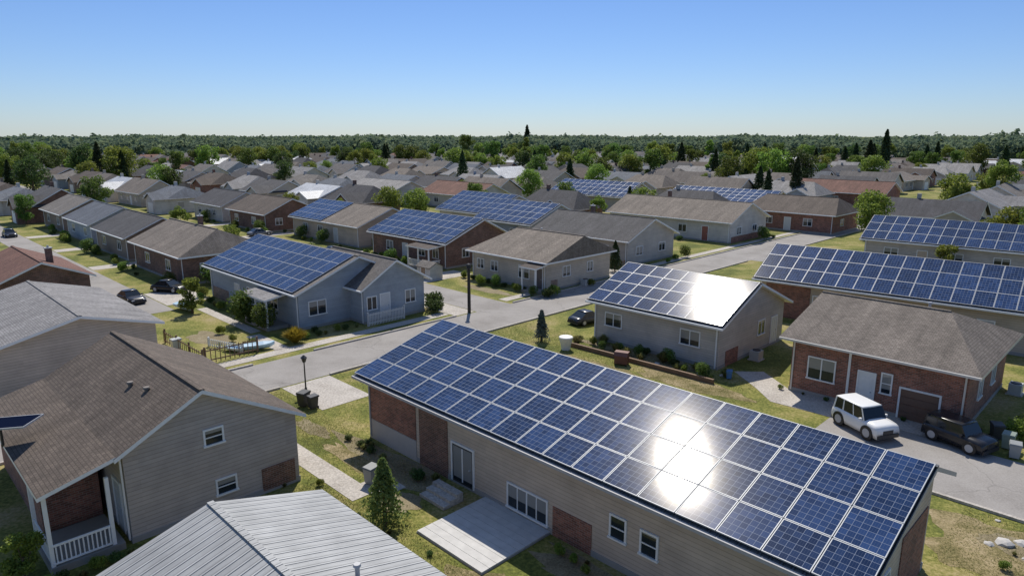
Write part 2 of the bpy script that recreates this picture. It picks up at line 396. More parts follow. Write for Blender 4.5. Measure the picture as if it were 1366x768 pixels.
H("solar_rowhouse","long brick building with blue solar panel roof and shaded doors",-24.6,-2.5,52.2,61.5,2.9,5.1,57.0,SHG,TAN,turn=5,oh=.5,panels=(18,3,.005,.995,.02,.98),
  items=[('clad','f',-21.9,0,3.4,2.6,BRICKR),('door','f',-19.5,.1,.9,1.9,(.5,.4,.3)),('win','f',-17.4,1.5,1.3,1),('door','f',-15.3,.1,.9,1.9,(.15,.1,.08)),('win','f',-13.3,1.5,1.2,1),('win','f',-11,1.5,1.2,1),('door','f',-9,.1,.9,1.9,(.4,.4,.42))])
H("solar_rowhouse","long grey building with dark solar panel roof",-26.2,-5,81.2,90.5,2.8,5.0,86,SHG,GREYS,turn=3,oh=.5,panels=(17,3,.005,.995,.02,.98),
  items=[('win','f',-23,1.5,1.3,1),('door','f',-20,.1,.9,1.9,(.5,.4,.3)),('win','f',-17,1.5,1.3,1),('win','f',-13,1.5,1.3,1)])
H("blue_house","blue sided house with large solar roof and gabled porch",-61.4,-44.6,22.6,33.2,2.8,5.0,28.1,SHG,BLUEG,oh=.5,panels=(13,4,.0,.97,.02,.98),
  items=[('win','f',-49,1.5,1.2,.9),('win','f',-53,1.5,1.1,.9),('door','f',-55.5,.1,.85,1.8),('clad','f',-59,0,3.2,1.0,BRICKT),('win','r',24.6,1.5,1.35,1.0)])
H("blue_gable_wing","blue sided porch wing with white trimmed gable",-52,-42.7,26.9,33.6,2.75,4.7,30.2,SHG,BLUEG,oh=.5,
  items=[('win','r',31.7,1.55,.9,.95),('door','r',29.3,.3,.8,1.8,(.6,.6,.6)),('win','r',28.1,1.55,.8,.95)])
OCC.pop()
H("beige_house","beige sided house with tan hip roof on a lawn",-51.3,-40.3,44.7,55.2,2.8,4.75,50.0,SHT,BEIGE,oh=.5,hip=(2.2,None),
  items=[('win','f',-49.6,1.55,.9,.9),('win','f',-47.6,1.55,.9,.9),('win','f',-43.6,1.5,1.3,1.1),('door','f',-41.7,.2,.9,1.9,(.12,.1,.1)),('win','r',48,1.6,1.0,.9),('win','r',51.5,1.6,.8,.9),('clad','r',46.3,0,.9,1.0,BRICKT)])
H("solar_house","dark brick house with blue solar roof and porch",-70,-55.2,45.3,55.5,2.8,5.0,51.0,SHG,BRICKD,oh=.5,panels=(11,4,0,.99,.02,.98),
  items=[('win','f',-66,1.5,1.2,1),('door','f',-63,.1,.9,1.9),('win','f',-60,1.5,1.2,1),('win','f',-57.5,1.5,.9,1),('win','r',48.5,1.5,.9,.9)])
H("solar_house","grey brown house with solar panels on half its roof",-92,-74,46.5,57,2.7,4.8,52,SHT,TAUPE,oh=.5,panels=(7,4,.0,.5,.02,.98),
  items=[('win','f',-88,1.5,1.2,1),('win','f',-84,1.5,1.2,1),('door','f',-80,.1,.9,1.9),('win','r',50,1.5,1,.9)])
H("solar_house","house with wide blue solar roof",-70.5,-59.5,62.8,74,2.8,5.1,68.8,SHG,BLUEG,oh=.5,panels=(8,4,0,.99,.02,.98),items=[('win','f',-67,1.5,1.2,1),('win','f',-63,1.5,1.2,1),('win','r',67,1.5,1.2,1)])
H("solar_house","pale house with blue solar roof behind another",-84,-71.5,67,79,2.8,5.3,73,SHG,LIGHTS,oh=.5,panels=(9,4,0,.99,.02,.98),items=[('win','f',-80,1.5,1.2,1),('win','f',-75,1.5,1.2,1)])
H("solar_house","grey house with blue solar roof and conifers behind",-94,-75,104,115,2.7,5.2,110,SHG,GREYS,oh=.5,panels=(13,4,0,.99,.02,.98),items=[('win','f',-80,1.5,1.2,1)])
H("solar_house","long low house with pale blue solar roof",-71,-50.5,111,122,2.7,4.6,116.5,SHG,GREYS,oh=.5,panels=(15,4,0,.99,.02,.98),items=[('win','f',-60,1.5,1.2,1)])
H("grey_house","grey sided house with dark shingle gable roof",-57,-42.5,60.2,70.5,2.8,4.9,65.3,SHD,GREYS,oh=.5,
  items=[('win','f',-55,1.5,1.2,1),('win','f',-49,1.5,1.3,1),('door','f',-46,.1,.9,1.9),('win','r',63,1.5,1.2,.9),('win','r',67.5,1.5,1.2,.9)])
H("brown_roof_house","wide house with brown shingle roof and pale walls",-63,-42.4,83,94.5,2.8,5.1,88.5,SHT,LIGHTS,oh=.5,items=[('clad','f',-58,0,9,1.2,BRICKR),('win','f',-58,1.6,1.2,.8),('win','f',-50,1.5,1.2,1),('door','f',-46.5,.1,.9,1.9,(.3,.1,.08)),('win','r',86,1.5,1.2,.9),('win','r',90.5,1.5,1.2,.9),('clad','r',88.5,0,9,.8,BRICKR)])
H("brick_house","brick house with brown shingle roof",-50.5,-35.9,101,112,2.8,4.9,106.5,SHB,BRICKR,oh=.5,hip=(1.8,1.8),items=[('win','f',-46,1.5,1.2,1),('win','f',-40,1.5,1.2,1),('door','f',-43,.1,.9,1.9),('win','r',105,1.5,1.2,.9)])
H("red_roof_house","brick house with rust red roof",-60.7,-42.4,144,155,2.8,5.0,149.5,SHR,BRICKR,oh=.5,items=[('win','f',-52,1.5,1.2,1)])
H("red_roof_house","cream house with rust red roof",-113,-96,86,96,2.7,4.9,91,SHR,LIGHTS,oh=.5,items=[('win','f',-108,1.5,1.2,1),('win','f',-100,1.5,1.2,1),('win','r',90,1.5,1,.9)])
H("grey_roof_house","pale house with grey shingle roof",-131,-114,79.5,90,2.7,4.9,85,SHL,LIGHTS,oh=.5,items=[('win','f',-125,1.5,1.2,1),('win','f',-118,1.5,1.2,1)])
H("taupe_house","taupe two level house with brown shingle gable roof",-35.0,-24.3,5.45,12.45,3.4,5.05,8.5,SHB,TAUPEL,oh=.32,zb=2.95,gutter=False,
  items=[('win','r',8.85,3.05,.62,.55),('win','r',9.15,.95,.68,.55),('clad','r',11.25,.12,1.4,.95,BRICKD),('door','f',-25.7,.1,.8,1.9,(.5,.5,.48))])
H("grey_roof_house","taupe house with pale grey shingle roof",-56,-42.7,4.4,13.2,3.1,4.25,8.9,SHL,TAUPE,oh=.4,items=[('win','r',10.6,1.7,.9,.8)])
H("metal_roof_house","house with light grey ribbed metal gable roof",-18.3,-8,3.0,9.75,3.0,3.95,6.3,MTG,TAUPE,oh=.4)
H("red_roof_house","brick house with rust red shingle roof",-74,-62.6,7.5,14.6,2.9,4.4,11,SHR,BRICKD,oh=.4,items=[('win','r',12.5,1.5,.8,.8)])
H("brown_house","brown brick house with grey brown hip roof",-81.5,-66.5,22.4,31.8,2.8,4.9,27,SHT,BRICKD,oh=.5,hip=(None,2.0),items=[('win','f',-77,1.5,1.2,1),('win','f',-71,1.5,1.2,1),('win','r',25,1.5,1,.9),('door','r',28.5,.1,.8,1.8)])
H("brown_house","dark brown house with charcoal shingle roof",-97.5,-84.5,22.8,31.5,2.7,4.7,27.2,SHD,BROWNW,oh=.5,items=[('win','f',-94,1.5,1.2,1),('win','f',-88,1.5,1.2,1),('win','r',25,1.5,1,.9)])
H("blue_grey_house","blue grey house with slate coloured shingle roof",-113.5,-100.5,23.2,32,2.7,4.7,27.6,SHBL,BLUEG,oh=.5,items=[('win','f',-110,1.5,1.2,1),('win','f',-104,1.5,1.2,1),('win','r',26,1.5,1,.9)])
H("grey_roof_house","brown sided house with grey shingle roof",-129.5,-116.5,23.5,32.3,2.7,4.8,27.9,SHG,BROWNW,oh=.5,items=[('win','f',-126,1.5,1.2,1),('win','f',-120,1.5,1.2,1),('win','r',26,1.5,1,.9)])
H("brown_house","brown brick house with brown shingle roof",-109,-95.5,44.5,54,2.7,4.8,49.2,SHB,BRICKD,oh=.5,items=[('win','f',-106,1.5,1.2,1),('win','f',-100,1.5,1.2,1),('win','r',47,1.5,1,.9)])
H("grey_house","pale sided house with charcoal shingle roof",-125,-112,45,54,2.7,4.8,49.5,SHD,LIGHTS,oh=.5,items=[('win','f',-122,1.5,1.2,1),('win','f',-116,1.5,1.2,1),('win','r',47,1.5,1,.9)])
NAMED=list(OCC)
def porch(name,label,p0,p1,q0,q1,zlo,zhi,roofm,posts,rail=True,floor=None,wall=None,wallp=None):
    pc,qc=(p0+p1)/2,(q0+q1)/2; root=thing(name,None,pc,qc,0,0,label,"porch")
    X=(p1-p0)/2;Y=(q1-q0)/2
    m=MB(); F=[(-X,-Y,zlo),(X,-Y,zlo),(X,Y,zhi),(-X,Y,zhi)]; d=lambda P:(P[0],P[1],P[2]-.13)
    m.poly(F,0); m.poly([d(F[0]),d(F[3]),d(F[2]),d(F[1])],1)
    for i in range(4): a,b=F[i],F[(i+1)%4]; m.poly([d(a),d(b),b,a],1)
    obj("roof",m.mesh("porch_roof",[roofm,WHITE]),root)
    pm=MB(); pm.box(-.06,.06,-.06,.06,0,zlo-.1); pmesh=pm.mesh("post",[WHITE])
    for (pp,qq) in posts: obj("post",pmesh,root,(pp-pc,qq-qc,.0))
    x0=-X+.1 if floor is None else floor-pc
    m=MB(); m.box(x0,X-.1,-Y+.1,Y-.02,0,.25); obj("porch_floor",m.mesh("porch_floor",[plain((.25,.235,.21),.8)]),root)
    if wall: m=MB(); m.box(-X+.3,wallp-pc,-Y+.45,Y-.0,0,zlo-.12); obj("wall",m.mesh("wall",[wall]),root)
    if rail:
        m=MB()
        m.box(X-.22,X-.16,-Y+.22,Y-.4,.95,1.02); m.box(X-.22,X-.16,-Y+.22,Y-.4,.32,.37)
        y=-Y+.3
        while y<Y-.45: m.box(X-.205,X-.175,y,y+.04,.37,.95); y+=.13
        obj("railing",m.mesh("railing",[WHITE]),root); m=MB()
        a=x0+.15
        m.box(a,X-.25,-Y+.15,-Y+.2,.95,1.02); m.box(a,X-.25,-Y+.15,-Y+.2,.32,.37)
        x=a+.05
        while x<X-.3: m.box(x,x+.04,-Y+.16,-Y+.19,.37,.95); x+=.13
        obj("railing",m.mesh("railing",[WHITE]),root)
    return root
porch("porch","white railed porch with brown shingle roof",-35,-24.35,3.2,5.52,2.85,3.46,SHB,[(-24.6,3.4),(-24.6,5.2),(-27,3.4)],floor=-27,wall=BRICKR,wallp=-27.2)
porch("porch","low porch with grey roof on blue house",-50.5,-46.5,21.2,23.0,2.35,2.62,SHL,[(-50.3,21.4),(-48.4,21.4),(-46.7,21.4)],rail=False)
porch("porch","brown porch on dark brick house",-60,-56,43.6,45.75,2.4,2.6,SHB,[(-59.8,43.8),(-58,43.8),(-56.2,43.8)])
porch("porch","entry porch with dark shingle roof on beige house",-42.7,-40.6,43.6,45.1,2.4,2.62,SHB,[(-42.5,43.8),(-40.8,43.8)],rail=False)
def vent(p,q,z,h=.3,r=.07,lab="grey metal vent pipe on brown shingle roof",mt=None):
    m=MB(); m.cyl((0,0,-.15),(0,0,h),r,r,10); m.cyl((0,0,h),(0,0,h+.06),r*1.7,r*1.4,10); thing("vent_pipe",m.mesh("vent_pipe",[mt or TRIMGREY]),p,q,z,0,lab,"vent","roof vents")
VG=plain((.16,.14,.12),.7)
vent(-28.5,7.3,4.42,.1,.08,mt=VG);vent(-27.2,7.5,4.5,.1,.08,mt=VG);vent(-13,7.7,3.6,.25,.06,"grey metal vent pipe on ribbed roof");vent(-10.4,5.4,3.7,.3,.09,"grey metal vent pipe on ribbed roof");vent(-9.6,42.5,4.6);vent(-47,51.3,4.4)
def chimney(p,q,z,h=1.0,lab="dark brick chimney on shingle roof"):
    m=MB(); m.box(-.22,.22,-.22,.22,-.5,h,0); m.box(-.27,.27,-.27,.27,h,h+.08,1); m.cyl((0,0,h+.08),(0,0,h+.25),.09,.08,8,1)
    thing("chimney",m.mesh("chimney",[BRICKD,TRIMGREY]),p,q,z,0,lab,"chimney","chimneys")
chimney(-74,27.5,4.7);chimney(-52,66,4.6);chimney(-56,89.5,4.9);chimney(-65,12,4.1)
# ---------------------------------------------------------------- ground, roads
def sheet(name,pts,z,mt):
    m=MB(); P=[(*XY(p,q),z) for p,q in pts]
    m.poly(P,0); me=m.mesh(name,[mt])
    if me.polygons[0].normal.z<0: me.flip_normals()
    o=obj(name,me); o["kind"]="structure"; return o
def rect(name,p0,p1,q0,q1,z,mt): return sheet(name,[(p0,q0),(p0,q1),(p1,q1),(p1,q0)],z,mt)
def slab(name,p0,p1,q0,q1,z0,z1,mt):
    m=MB(); m.box(p0,p1,q0,q1,z0,z1); o=obj(name,m.mesh(name,[mt]),None,(0,0,0),(0,0,R45)); o["kind"]="structure"; return o
def blob(name,pc,qc,a,b,z,mt,n=40):
    ph=random.uniform(0,6)
    return sheet(name,[(pc+a*math.cos(t)*(1+.16*math.sin(3*t+ph)+.09*math.sin(7*t+ph*2)+.05*math.sin(13*t)),qc+b*math.sin(t)*(1+.16*math.sin(2*t+ph)+.1*math.cos(5*t)+.06*math.cos(11*t))) for t in [2*math.pi*i/n for i in range(n)]],z,mt)
g=MB(); S=6000
g.poly([(-S,-S,0),(S,-S,0),(S,S,0),(-S,S,0)]); o=obj("ground",g.mesh("ground",[GRASS])); o["kind"]="structure"
rect("road",-40,-35.2,-30,420,.012,ASPH)
rect("road",-420,-40.02,36.0,39.8,.012,ASPH)
rect("road",-11.5,60,29.6,35.2,.012,ASPH)
rect("road",-420,-58,15.6,18.8,.012,ASPH)
rect("road",-35.18,-4,74,78,.012,ASPH)
rect("road",-420,-86,58.5,61.5,.012,ASPH)
rect("road",-420,-40.02,126,130,.012,ASPH)
rect("road",-35.18,0,126,130,.012,ASPH)
def kerb(p0,p1,q0,q1): slab("kerb",p0,p1,q0,q1,-.02,.11,CONC)
for a,b in((-30,17.2),(21.4,33.8),(40.2,125)): kerb(-40.15,-40.0,a,b)
for a,b in((-30,16.5),(19.7,48.4),(51.6,73),(79,125)): kerb(-35.2,-35.05,a,b)
kerb(-11.5,60,29.45,29.6)
rect("pavement",-41.9,-40.9,-30,33.8,.02,CONC); rect("pavement",-41.9,-40.9,40.2,125,.02,CONC)
rect("path",-35.05,-30.6,16.6,19.6,.016,CONC)
rect("path",-30.4,-21.6,12.75,13.75,.018,CONC); rect("path",-22.6,-21.0,13.76,14.9,.018,CONC)
rect("driveway",-14.4,-11.52,34.4,36.8,.018,CONC)
rect("driveway",-11.5,-5.6,35.22,36.9,.018,CONC)
sheet("path",[(-18.3,37.4),(-17.0,38.6),(-14.4,36.6),(-12.4,34.4),(-14.6,34.3),(-16,35.6)],.014,CONC)
rect("driveway",-53.6,-40.2,33.9,35.9,.016,CONC)
rect("driveway",-35.0,-30,48.5,51.5,.016,CONC)
rect("driveway",-66,-60,18.9,22.6,.016,CONC)
rect("driveway",-58,-42,56.5,58.4,.016,CONC)
rect("driveway",-84.2,-81.8,18.9,24,.016,CONC);rect("driveway",-100.2,-97.8,18.9,26,.016,CONC);rect("driveway",-116.2,-113.8,18.9,26,.016,CONC)
rect("driveway",-95,-92.5,39.9,48,.016,CONC);rect("driveway",-73.5,-70.5,39.9,46,.016,CONC);rect("driveway",-54.8,-51.8,39.9,46,.016,CONC);rect("driveway",-111.7,-109.3,39.9,48,.016,CONC)
rect("path",-57,-47,20.2,21.0,.016,CONC); rect("path",-46.4,-41.95,19.6,20.6,.016,CONC)
blob("soil",-23,15.6,4.2,.8,.006,DIRT); blob("soil",-9.5,15.6,5.2,.9,.006,DIRT); blob("soil",-24,35.9,5,.8,.006,DIRT); blob("dry_grass_ground",-1.8,26.8,3.6,2.5,.006,DRY); blob("soil",-2.6,27.4,1.1,.7,.012,DIRT)
blob("soil",-20.4,14.0,1.1,.7,.008,DIRT); blob("soil",-29,15.1,1.4,.5,.006,DIRT); blob("dry_grass_ground",-24.5,31.8,4.2,1.3,.006,DRY);blob("dry_grass_ground",-12,12.6,3.8,1.3,.006,DRY);blob("dry_grass_ground",-24.5,14.7,2.6,.5,.01,DRY)
blob("soil",-48,17.6,2.0,1.2,.006,DIRT);blob("soil",-45.5,42,3,.8,.006,DIRT);blob("dry_grass_ground",-19.3,33.6,3.5,1.0,.006,DRY);blob("dry_grass_ground",-33,27,1.4,4,.006,DRY)
def patio():
    m=MB(); L=3.45; n=10
    for i in range(n):
        m.box(-1.72,1.72,-L/2+i*L/n+.006,-L/2+(i+1)*L/n-.006,.05,.10,0)
    m.box(-1.74,1.74,-L/2-.02,L/2+.02,0,.048,1)
    thing("patio_deck",m.mesh("patio_deck",[plain((.5,.49,.47),.8,0,.25),plain((.3,.29,.27),.9)]),-16.35,14.95,0,0,"pale grey patio slab beside the long bungalow","patio")
patio()
def steps():
    m=MB()
    for i in range(3): m.box(-.75,.75,-1.0+i*.33,-1.0+(i+1)*.33,0,.13*(i+1))
    thing("garden_steps",m.mesh("garden_steps",[CONC]),-19.3,15.85,0,0,"low concrete steps up to glass door","steps")
steps()
# ---------------------------------------------------------------- trees
LEAF=leafmat("foliage_green",(.065,.105,.02),(.18,.24,.05)); LEAFL=leafmat("foliage_light",(.115,.16,.026),(.28,.34,.065)); LEAFD=leafmat("foliage_dark",(.045,.075,.022),(.115,.16,.045),.4)
LEAFC=leafmat("foliage_conifer",(.028,.045,.018),(.07,.10,.035),.3)
LEAFY=leafmat("foliage_yellow",(.22,.18,.02),(.5,.40,.05))
def leafquads(C,D,size,asp=1.0):
    n=len(C); a=rng.normal(size=(n,3)); a/=np.linalg.norm(a,axis=1)[:,None]
    nrm=D*.5+a; nrm/=np.linalg.norm(nrm,axis=1)[:,None]
    t=np.cross(nrm,rng.normal(size=(n,3))); t/=np.linalg.norm(t,axis=1)[:,None]; b=np.cross(nrm,t)
    s=(size*rng.uniform(.6,1.3,n))[:,None]
    V=np.stack([C-t*s*asp,C-b*s*.6,C+t*s*asp,C+b*s*.6],1).reshape(-1,3)
    return V
def quadmesh(name,V,mt):
    n=len(V)//4; me=bpy.data.meshes.new(name)
    me.vertices.add(len(V)); me.vertices.foreach_set("co",V.astype(np.float32).ravel())
    me.loops.add(n*4); me.loops.foreach_set("vertex_index",np.arange(n*4,dtype=np.int32))
    me.polygons.add(n); me.polygons.foreach_set("loop_start",np.arange(0,n*4,4,dtype=np.int32)); me.polygons.foreach_set("loop_total",np.full(n,4,dtype=np.int32))
    me.materials.append(mt); me.update(calc_edges=True); me.validate(); return me
def decid(mt,N=2600,Hh=8.,W=3.,leaf=.2,lobes=12,low=.28):
    cs=[];rs=[]
    for i in range(lobes):
        a=random.uniform(0,6.28); z=random.uniform(low+.12,.86); prof=math.sin(math.pi*min(1,max(0,(z-low+.08)/(1.05-low))))**.6
        r=random.uniform(.25,.85)*W*prof; cs.append((r*math.cos(a),r*math.sin(a),z*Hh)); rs.append(random.uniform(.2,.42)*W)
    cs=np.array(cs);rs=np.array(rs)
    pick=rng.choice(lobes,N,p=rs**2/np.sum(rs**2)); d=rng.normal(size=(N,3)); d/=np.linalg.norm(d,axis=1)[:,None]
    rad=rs[pick]*rng.uniform(.55,1.14,N)
    C=cs[pick]+d*rad[:,None]*np.array([1,1,.85])
    V=leafquads(C,d,leaf)
    crown=quadmesh("crown",V,mt)
    m=MB(); m.cyl((0,0,0),(0.05,0,Hh*.45),.035*W+.08,.05*W*.5+.03,8)
    for i in range(6):
        c=cs[i]; m.cyl((0.03,0,Hh*(low+.02*i)),tuple(c),.045*W*.5,.02,5)
    return m.mesh("trunk",[BARK]),crown
def conifer(mt,N=2200,Hh=8.,W=1.8,leaf=.2,pw=.85):
    t=rng.uniform(0.04,1,N)**.8; 
    tier=np.floor(t*11)/11; fr=t*11-np.floor(t*11)
    z=Hh*(.08+.92*t); 
    R=W*(1-t)**pw*(.72+.35*(1-fr))+.06
    a=rng.uniform(0,2*np.pi,N); lob=1+.2*np.sin(a*5+tier*37)+.14*np.sin(a*3+tier*11)
    rr=R*lob*np.sqrt(rng.uniform(.15,1,N)); C=np.stack([rr*np.cos(a),rr*np.sin(a),z-.22*rr],1)
    D=np.stack([np.cos(a),np.sin(a),np.full(N,.3)],1)
    V=leafquads(C,D,leaf,1.25); crown=quadmesh("crown",V,mt)
    m=MB(); m.cyl((0,0,0),(0,0,Hh*.95),.05*W+.06,.02,7)
    return m.mesh("trunk",[BARK]),crown
def bushm(mt,N=900,R=1.,Hh=1.3,leaf=.1):
    k=7; cs=np.array([(random.uniform(-.45,.45)*R,random.uniform(-.45,.45)*R,random.uniform(.35,.62)*Hh) for _ in range(k)]); rs=np.array([random.uniform(.35,.55) for _ in range(k)])
    pick=rng.integers(0,k,N); d=rng.normal(size=(N,3)); d/=np.linalg.norm(d,axis=1)[:,None]
    C=cs[pick]+d*(rs[pick]*rng.uniform(.6,1.05,N))[:,None]*np.array([R,R,Hh*.8]); C[:,2]=np.abs(C[:,2])
    V=leafquads(C,d,leaf); return quadmesh("bush",V,mt)
def fern(mt,N=500,R=.6,Hh=.9):
    a=rng.uniform(0,2*np.pi,N); s=rng.uniform(.15,1,N); tip=np.stack([np.cos(a)*R*s,np.sin(a)*R*s,Hh*(1.05-.45*s)*rng.uniform(.6,1,N)],1)
    base=tip*np.array([.15,.15,0]); side=np.stack([-np.sin(a),np.cos(a),np.zeros(N)],1)*.02; mid=(tip*.55+base*.45)+np.array([0,0,.12*Hh])
    V=np.stack([base,mid-side,tip,mid+side],1).reshape(-1,3); return quadmesh("plant",V,mt)
TD=[decid(LEAF,3800,8.5,3.5,.2,22,.16),decid(LEAF,3800,9.5,3.0,.2,20,.12),decid(LEAFL,3600,7.5,3.3,.2,19,.14),decid(LEAFD,3800,9,3.5,.21,22,.1),decid(LEAFL,3800,8,3.9,.21,23,.14),decid(LEAFL,3400,9.5,2.7,.19,18,.12)]
TP=decid(LEAFL,2600,12,1.7,.2,14,.1)
TC=[conifer(LEAFC,3000,9,2.4,.21,.8),conifer(LEAFC,3000,10,2.0,.21,.75)]
TCS=conifer(leafmat("foliage_spruce",(.10,.135,.035),(.23,.27,.08),.35),4200,3.0,1.0,.065); TCB=conifer(leafmat("foliage_blue_spruce",(.10,.13,.115),(.21,.26,.235),.2),2600,2.0,.5,.06)
TS=decid(LEAFL,2600,3.2,1.3,.1,12,.12)
NT=[0]
def tree(pair,p,q,s=1,rot=None,label="leafy green tree",cat="tree",name="tree",group=None):
    NT[0]+=1
    x,y=XY(p,q); o=obj(name,None,None,(x,y,0),(0,0,rot if rot is not None else random.uniform(0,6.28)),(s,s,s*random.uniform(.92,1.08)))
    o["label"]=label;o["category"]=cat
    if group:o["group"]=group
    obj("trunk",pair[0],o); obj("crown",pair[1],o)
def bush(me,p,q,s=1,label="rounded green garden shrub",name="shrub",group="garden shrubs"):
    x,y=XY(p,q); o=obj(name,me,None,(x,y,0),(0,0,random.uniform(0,6.28)),s); o["label"]=label;o["category"]="shrub" if name=="shrub" else "plant"; o["group"]=group
tree(TCS,-19.3,12.7,.86,label="small bushy spruce in the side lawn",name="spruce_tree")
tree(TCB,-30.8,33.7,1.05,label="slender blue grey spruce in the garden",name="spruce_tree")
tree(TS,-25.0,2.7,.55,label="small light green sapling by the porch",name="sapling")
B1=bushm(LEAF,1800,1.3,2.4,.09);B2=bushm(LEAFL,1300,.8,1.3,.07);B3=bushm(LEAFD,1200,.8,1.0,.07);F1=fern(LEAFY,900,.9,1.1);F2=fern(leafmat("foliage_sedge",(.17,.17,.06),(.34,.32,.12)),500,.5,.8)
bush(B1,-50.1,21.0,1.15,"tall rounded shrub beside blue house"); bush(B1,-47.0,21.2,.95,"rounded green shrub beside blue house"); bush(F1,-42.6,21.4,1.2,"yellow flowering plant on the lawn",name="yellow_plant")
bush(B3,-43.4,34.2,1.5,"dark round shrub near driveway"); bush(B3,-42.3,33.4,1.2,"dark round shrub near driveway")
tree(TS,-56,19.5,.9,label="small leafy tree beside a lawn",name="small_tree")
for i in range(22):
    p=-28.8+i*.5+random.uniform(-.2,.2); q=35.3+random.uniform(-.6,1.0)
    bush([B3,F2,B2,F2,B1][i%5],p,q,[.45,.8,.5,.9,.35][i%5]*random.uniform(.8,1.25),["small dark shrub in garden bed","spiky dry garden grass clump","small light green shrub in garden bed","spiky dry garden grass clump","small green shrub in garden bed"][i%5])
for i in range(10): bush([F2,B3][i%2],-27.5+random.uniform(0,7),15.8+random.uniform(-.3,.3),.3+random.random()*.25,"low weedy plant beside foundation",name="weed_plant",group="weeds")
for i in range(8): bush([F2,B2][i%2],-14+random.uniform(0,5),15.9+random.uniform(-.3,.2),.25+random.random()*.2,"low weedy plant beside foundation",name="weed_plant",group="weeds")
for i in range(18): bush([F2,B2,B3][i%3],-24+random.uniform(-4,9),11.5+random.uniform(-1,3.2)*.4,.12+random.random()*.16,"small weed in patchy lawn",name="weed_plant",group="weeds")
for i in range(10): bush([F2,F2,B2][i%3],-2+random.uniform(-2,2),26.5+random.uniform(-1.8,2.2),.2+random.random()*.25,"dry tuft on patchy ground",name="weed_plant",group="weeds")
for i in range(6): bush([B2,B3,F2][i%3],-23.9+random.uniform(-.1,.3),3.0+i*.5,.4,"low shrub by the porch")
for i in range(9): bush([B2,B3][i%2],-51+i*1.2,44.2+random.uniform(-.3,.3),.5,"low shrub along beige house")
for i in range(6): bush([B2,B3][i%2],-69+i*1.6,44.4+random.uniform(-.3,.3),.7,"low shrub along brick house")
for i in range(9): bush([B2,B3,F2][i%3],-60+i*1.5,21.9+random.uniform(-.5,.3),.6,"low shrub along blue house")
for i in range(6): bush([B2,B3,F2][i%3],-43.0,22.5+i*.8+random.uniform(-.2,.2),.45,"low shrub along blue house")
for i in range(9): bush([B2,F2,B3][i%3],-44.5+random.uniform(-4,1.5),17.5+random.uniform(-1.5,2),.35+random.random()*.3,"small shrub in front yard")
for i in range(8): bush([B2,F2,B3][i%3],-15+i*1.25,36.5,.25,"tiny shrub at brick wall base")
for p,q,s in((-4.2,37.6,.9),(-4.0,39.4,.7),(-3.6,41.5,1.0),(-33.5,52.5,.9),(-30,53,.8),(-31,72,1.2),(-28.5,71,1.0)): bush(B2,p,q,s,"leafy shrub beside a yard")
for a,b,c,d in NAMED:
    if math.hypot(a,c)<58 or d>100: continue
    for k in range(random.randint(4,7)):
        bush(random.choice([B1,B2,B3,B2]),random.uniform(a,b+1.5),c-random.uniform(.3,1.6),random.uniform(.4,.95),"leafy foundation shrub beside a suburban house")
    for k in range(3): bush(random.choice([B1,B2,B3]),b+random.uniform(.6,1.4),random.uniform(c,d),random.uniform(.4,.9),"leafy foundation shrub beside a suburban house")
tree(TC[0],-42.2,57.5,.38,label="dark conifer beside grey house",name="conifer_tree")
spec=[(TD[4],-209,58,1.5),(TD[2],-270,106,1.6),(TD[0],-293,52,1.4),(TD[3],-270,45,1.3),(TC[1],-340,355,2.2),(TC[0],-84,262,1.45),(TC[1],-79,262,1.5),(TC[0],-90,266,1.2),
(TD[2],-80,176,1.6),(TD[4],-86,182,1.4),(TP,-103,186,1.25),(TC[1],-100,183,1.0),(TP,-96,187,.9),(TD[2],-30,165,1.1),(TD[5],-27,160,1.1),(TD[1],-290,255,1.6),(TD[2],-283,258,1.4),(TC[0],-249,172,1.2),(TC[1],-253,176,1.1),(TD[0],-240,180,1.3),
(TD[3],-234,144,1.2),(TC[1],-150,160,1.0),(TC[0],-120,142,.85),(TD[2],-196,170,1.3),(TP,-170,178,1.2),(TC[0],-150,130,1.0),(TD[1],-175,190,1.3),(TC[1],-57,137,.95),(TC[0],-66,140,.85),(TD[4],-132,205,1.4),(TD[2],-115,100,.7),(TC[1],-57,124.5,.8),(TD[1],-12,97,.8),(TD[2],-15,99,.9),(TD[0],-9,99,.8),(TS,-17,79.5,1.1),
(TD[2],-83,34.2,.5),(TD[3],-63.5,34.2,.4),(TD[0],-140,34,.8),(TD[4],-170,56,1.0),(TD[3],-190,34,1.1),(TD[1],-131.8,22,.6),(TD[2],-150,175,1.3),(TD[4],-120,170,1.2),(TD[2],-205,215,1.4),(TD[0],-160,215,1.4),(TD[5],-99,34.0,.5),(TD[2],-110.6,56.5,.65),(TD[5],-94,56,.5),(TD[4],-95,66,.7),(TD[1],-90,81,.7),(TD[2],-66.5,98.5,.8),(TD[0],-84,98,.7),(TC[0],-70,99,.6),(TD[4],-31,101,.8),(TD[2],-30,138,1.1)]
for t,p,q,s in spec:
    con=t in TC
    tree(t,p,q,s,label="tall dark conifer among houses" if con else "leafy green tree among houses",name="conifer_tree" if con else "tree",group="neighbourhood trees")
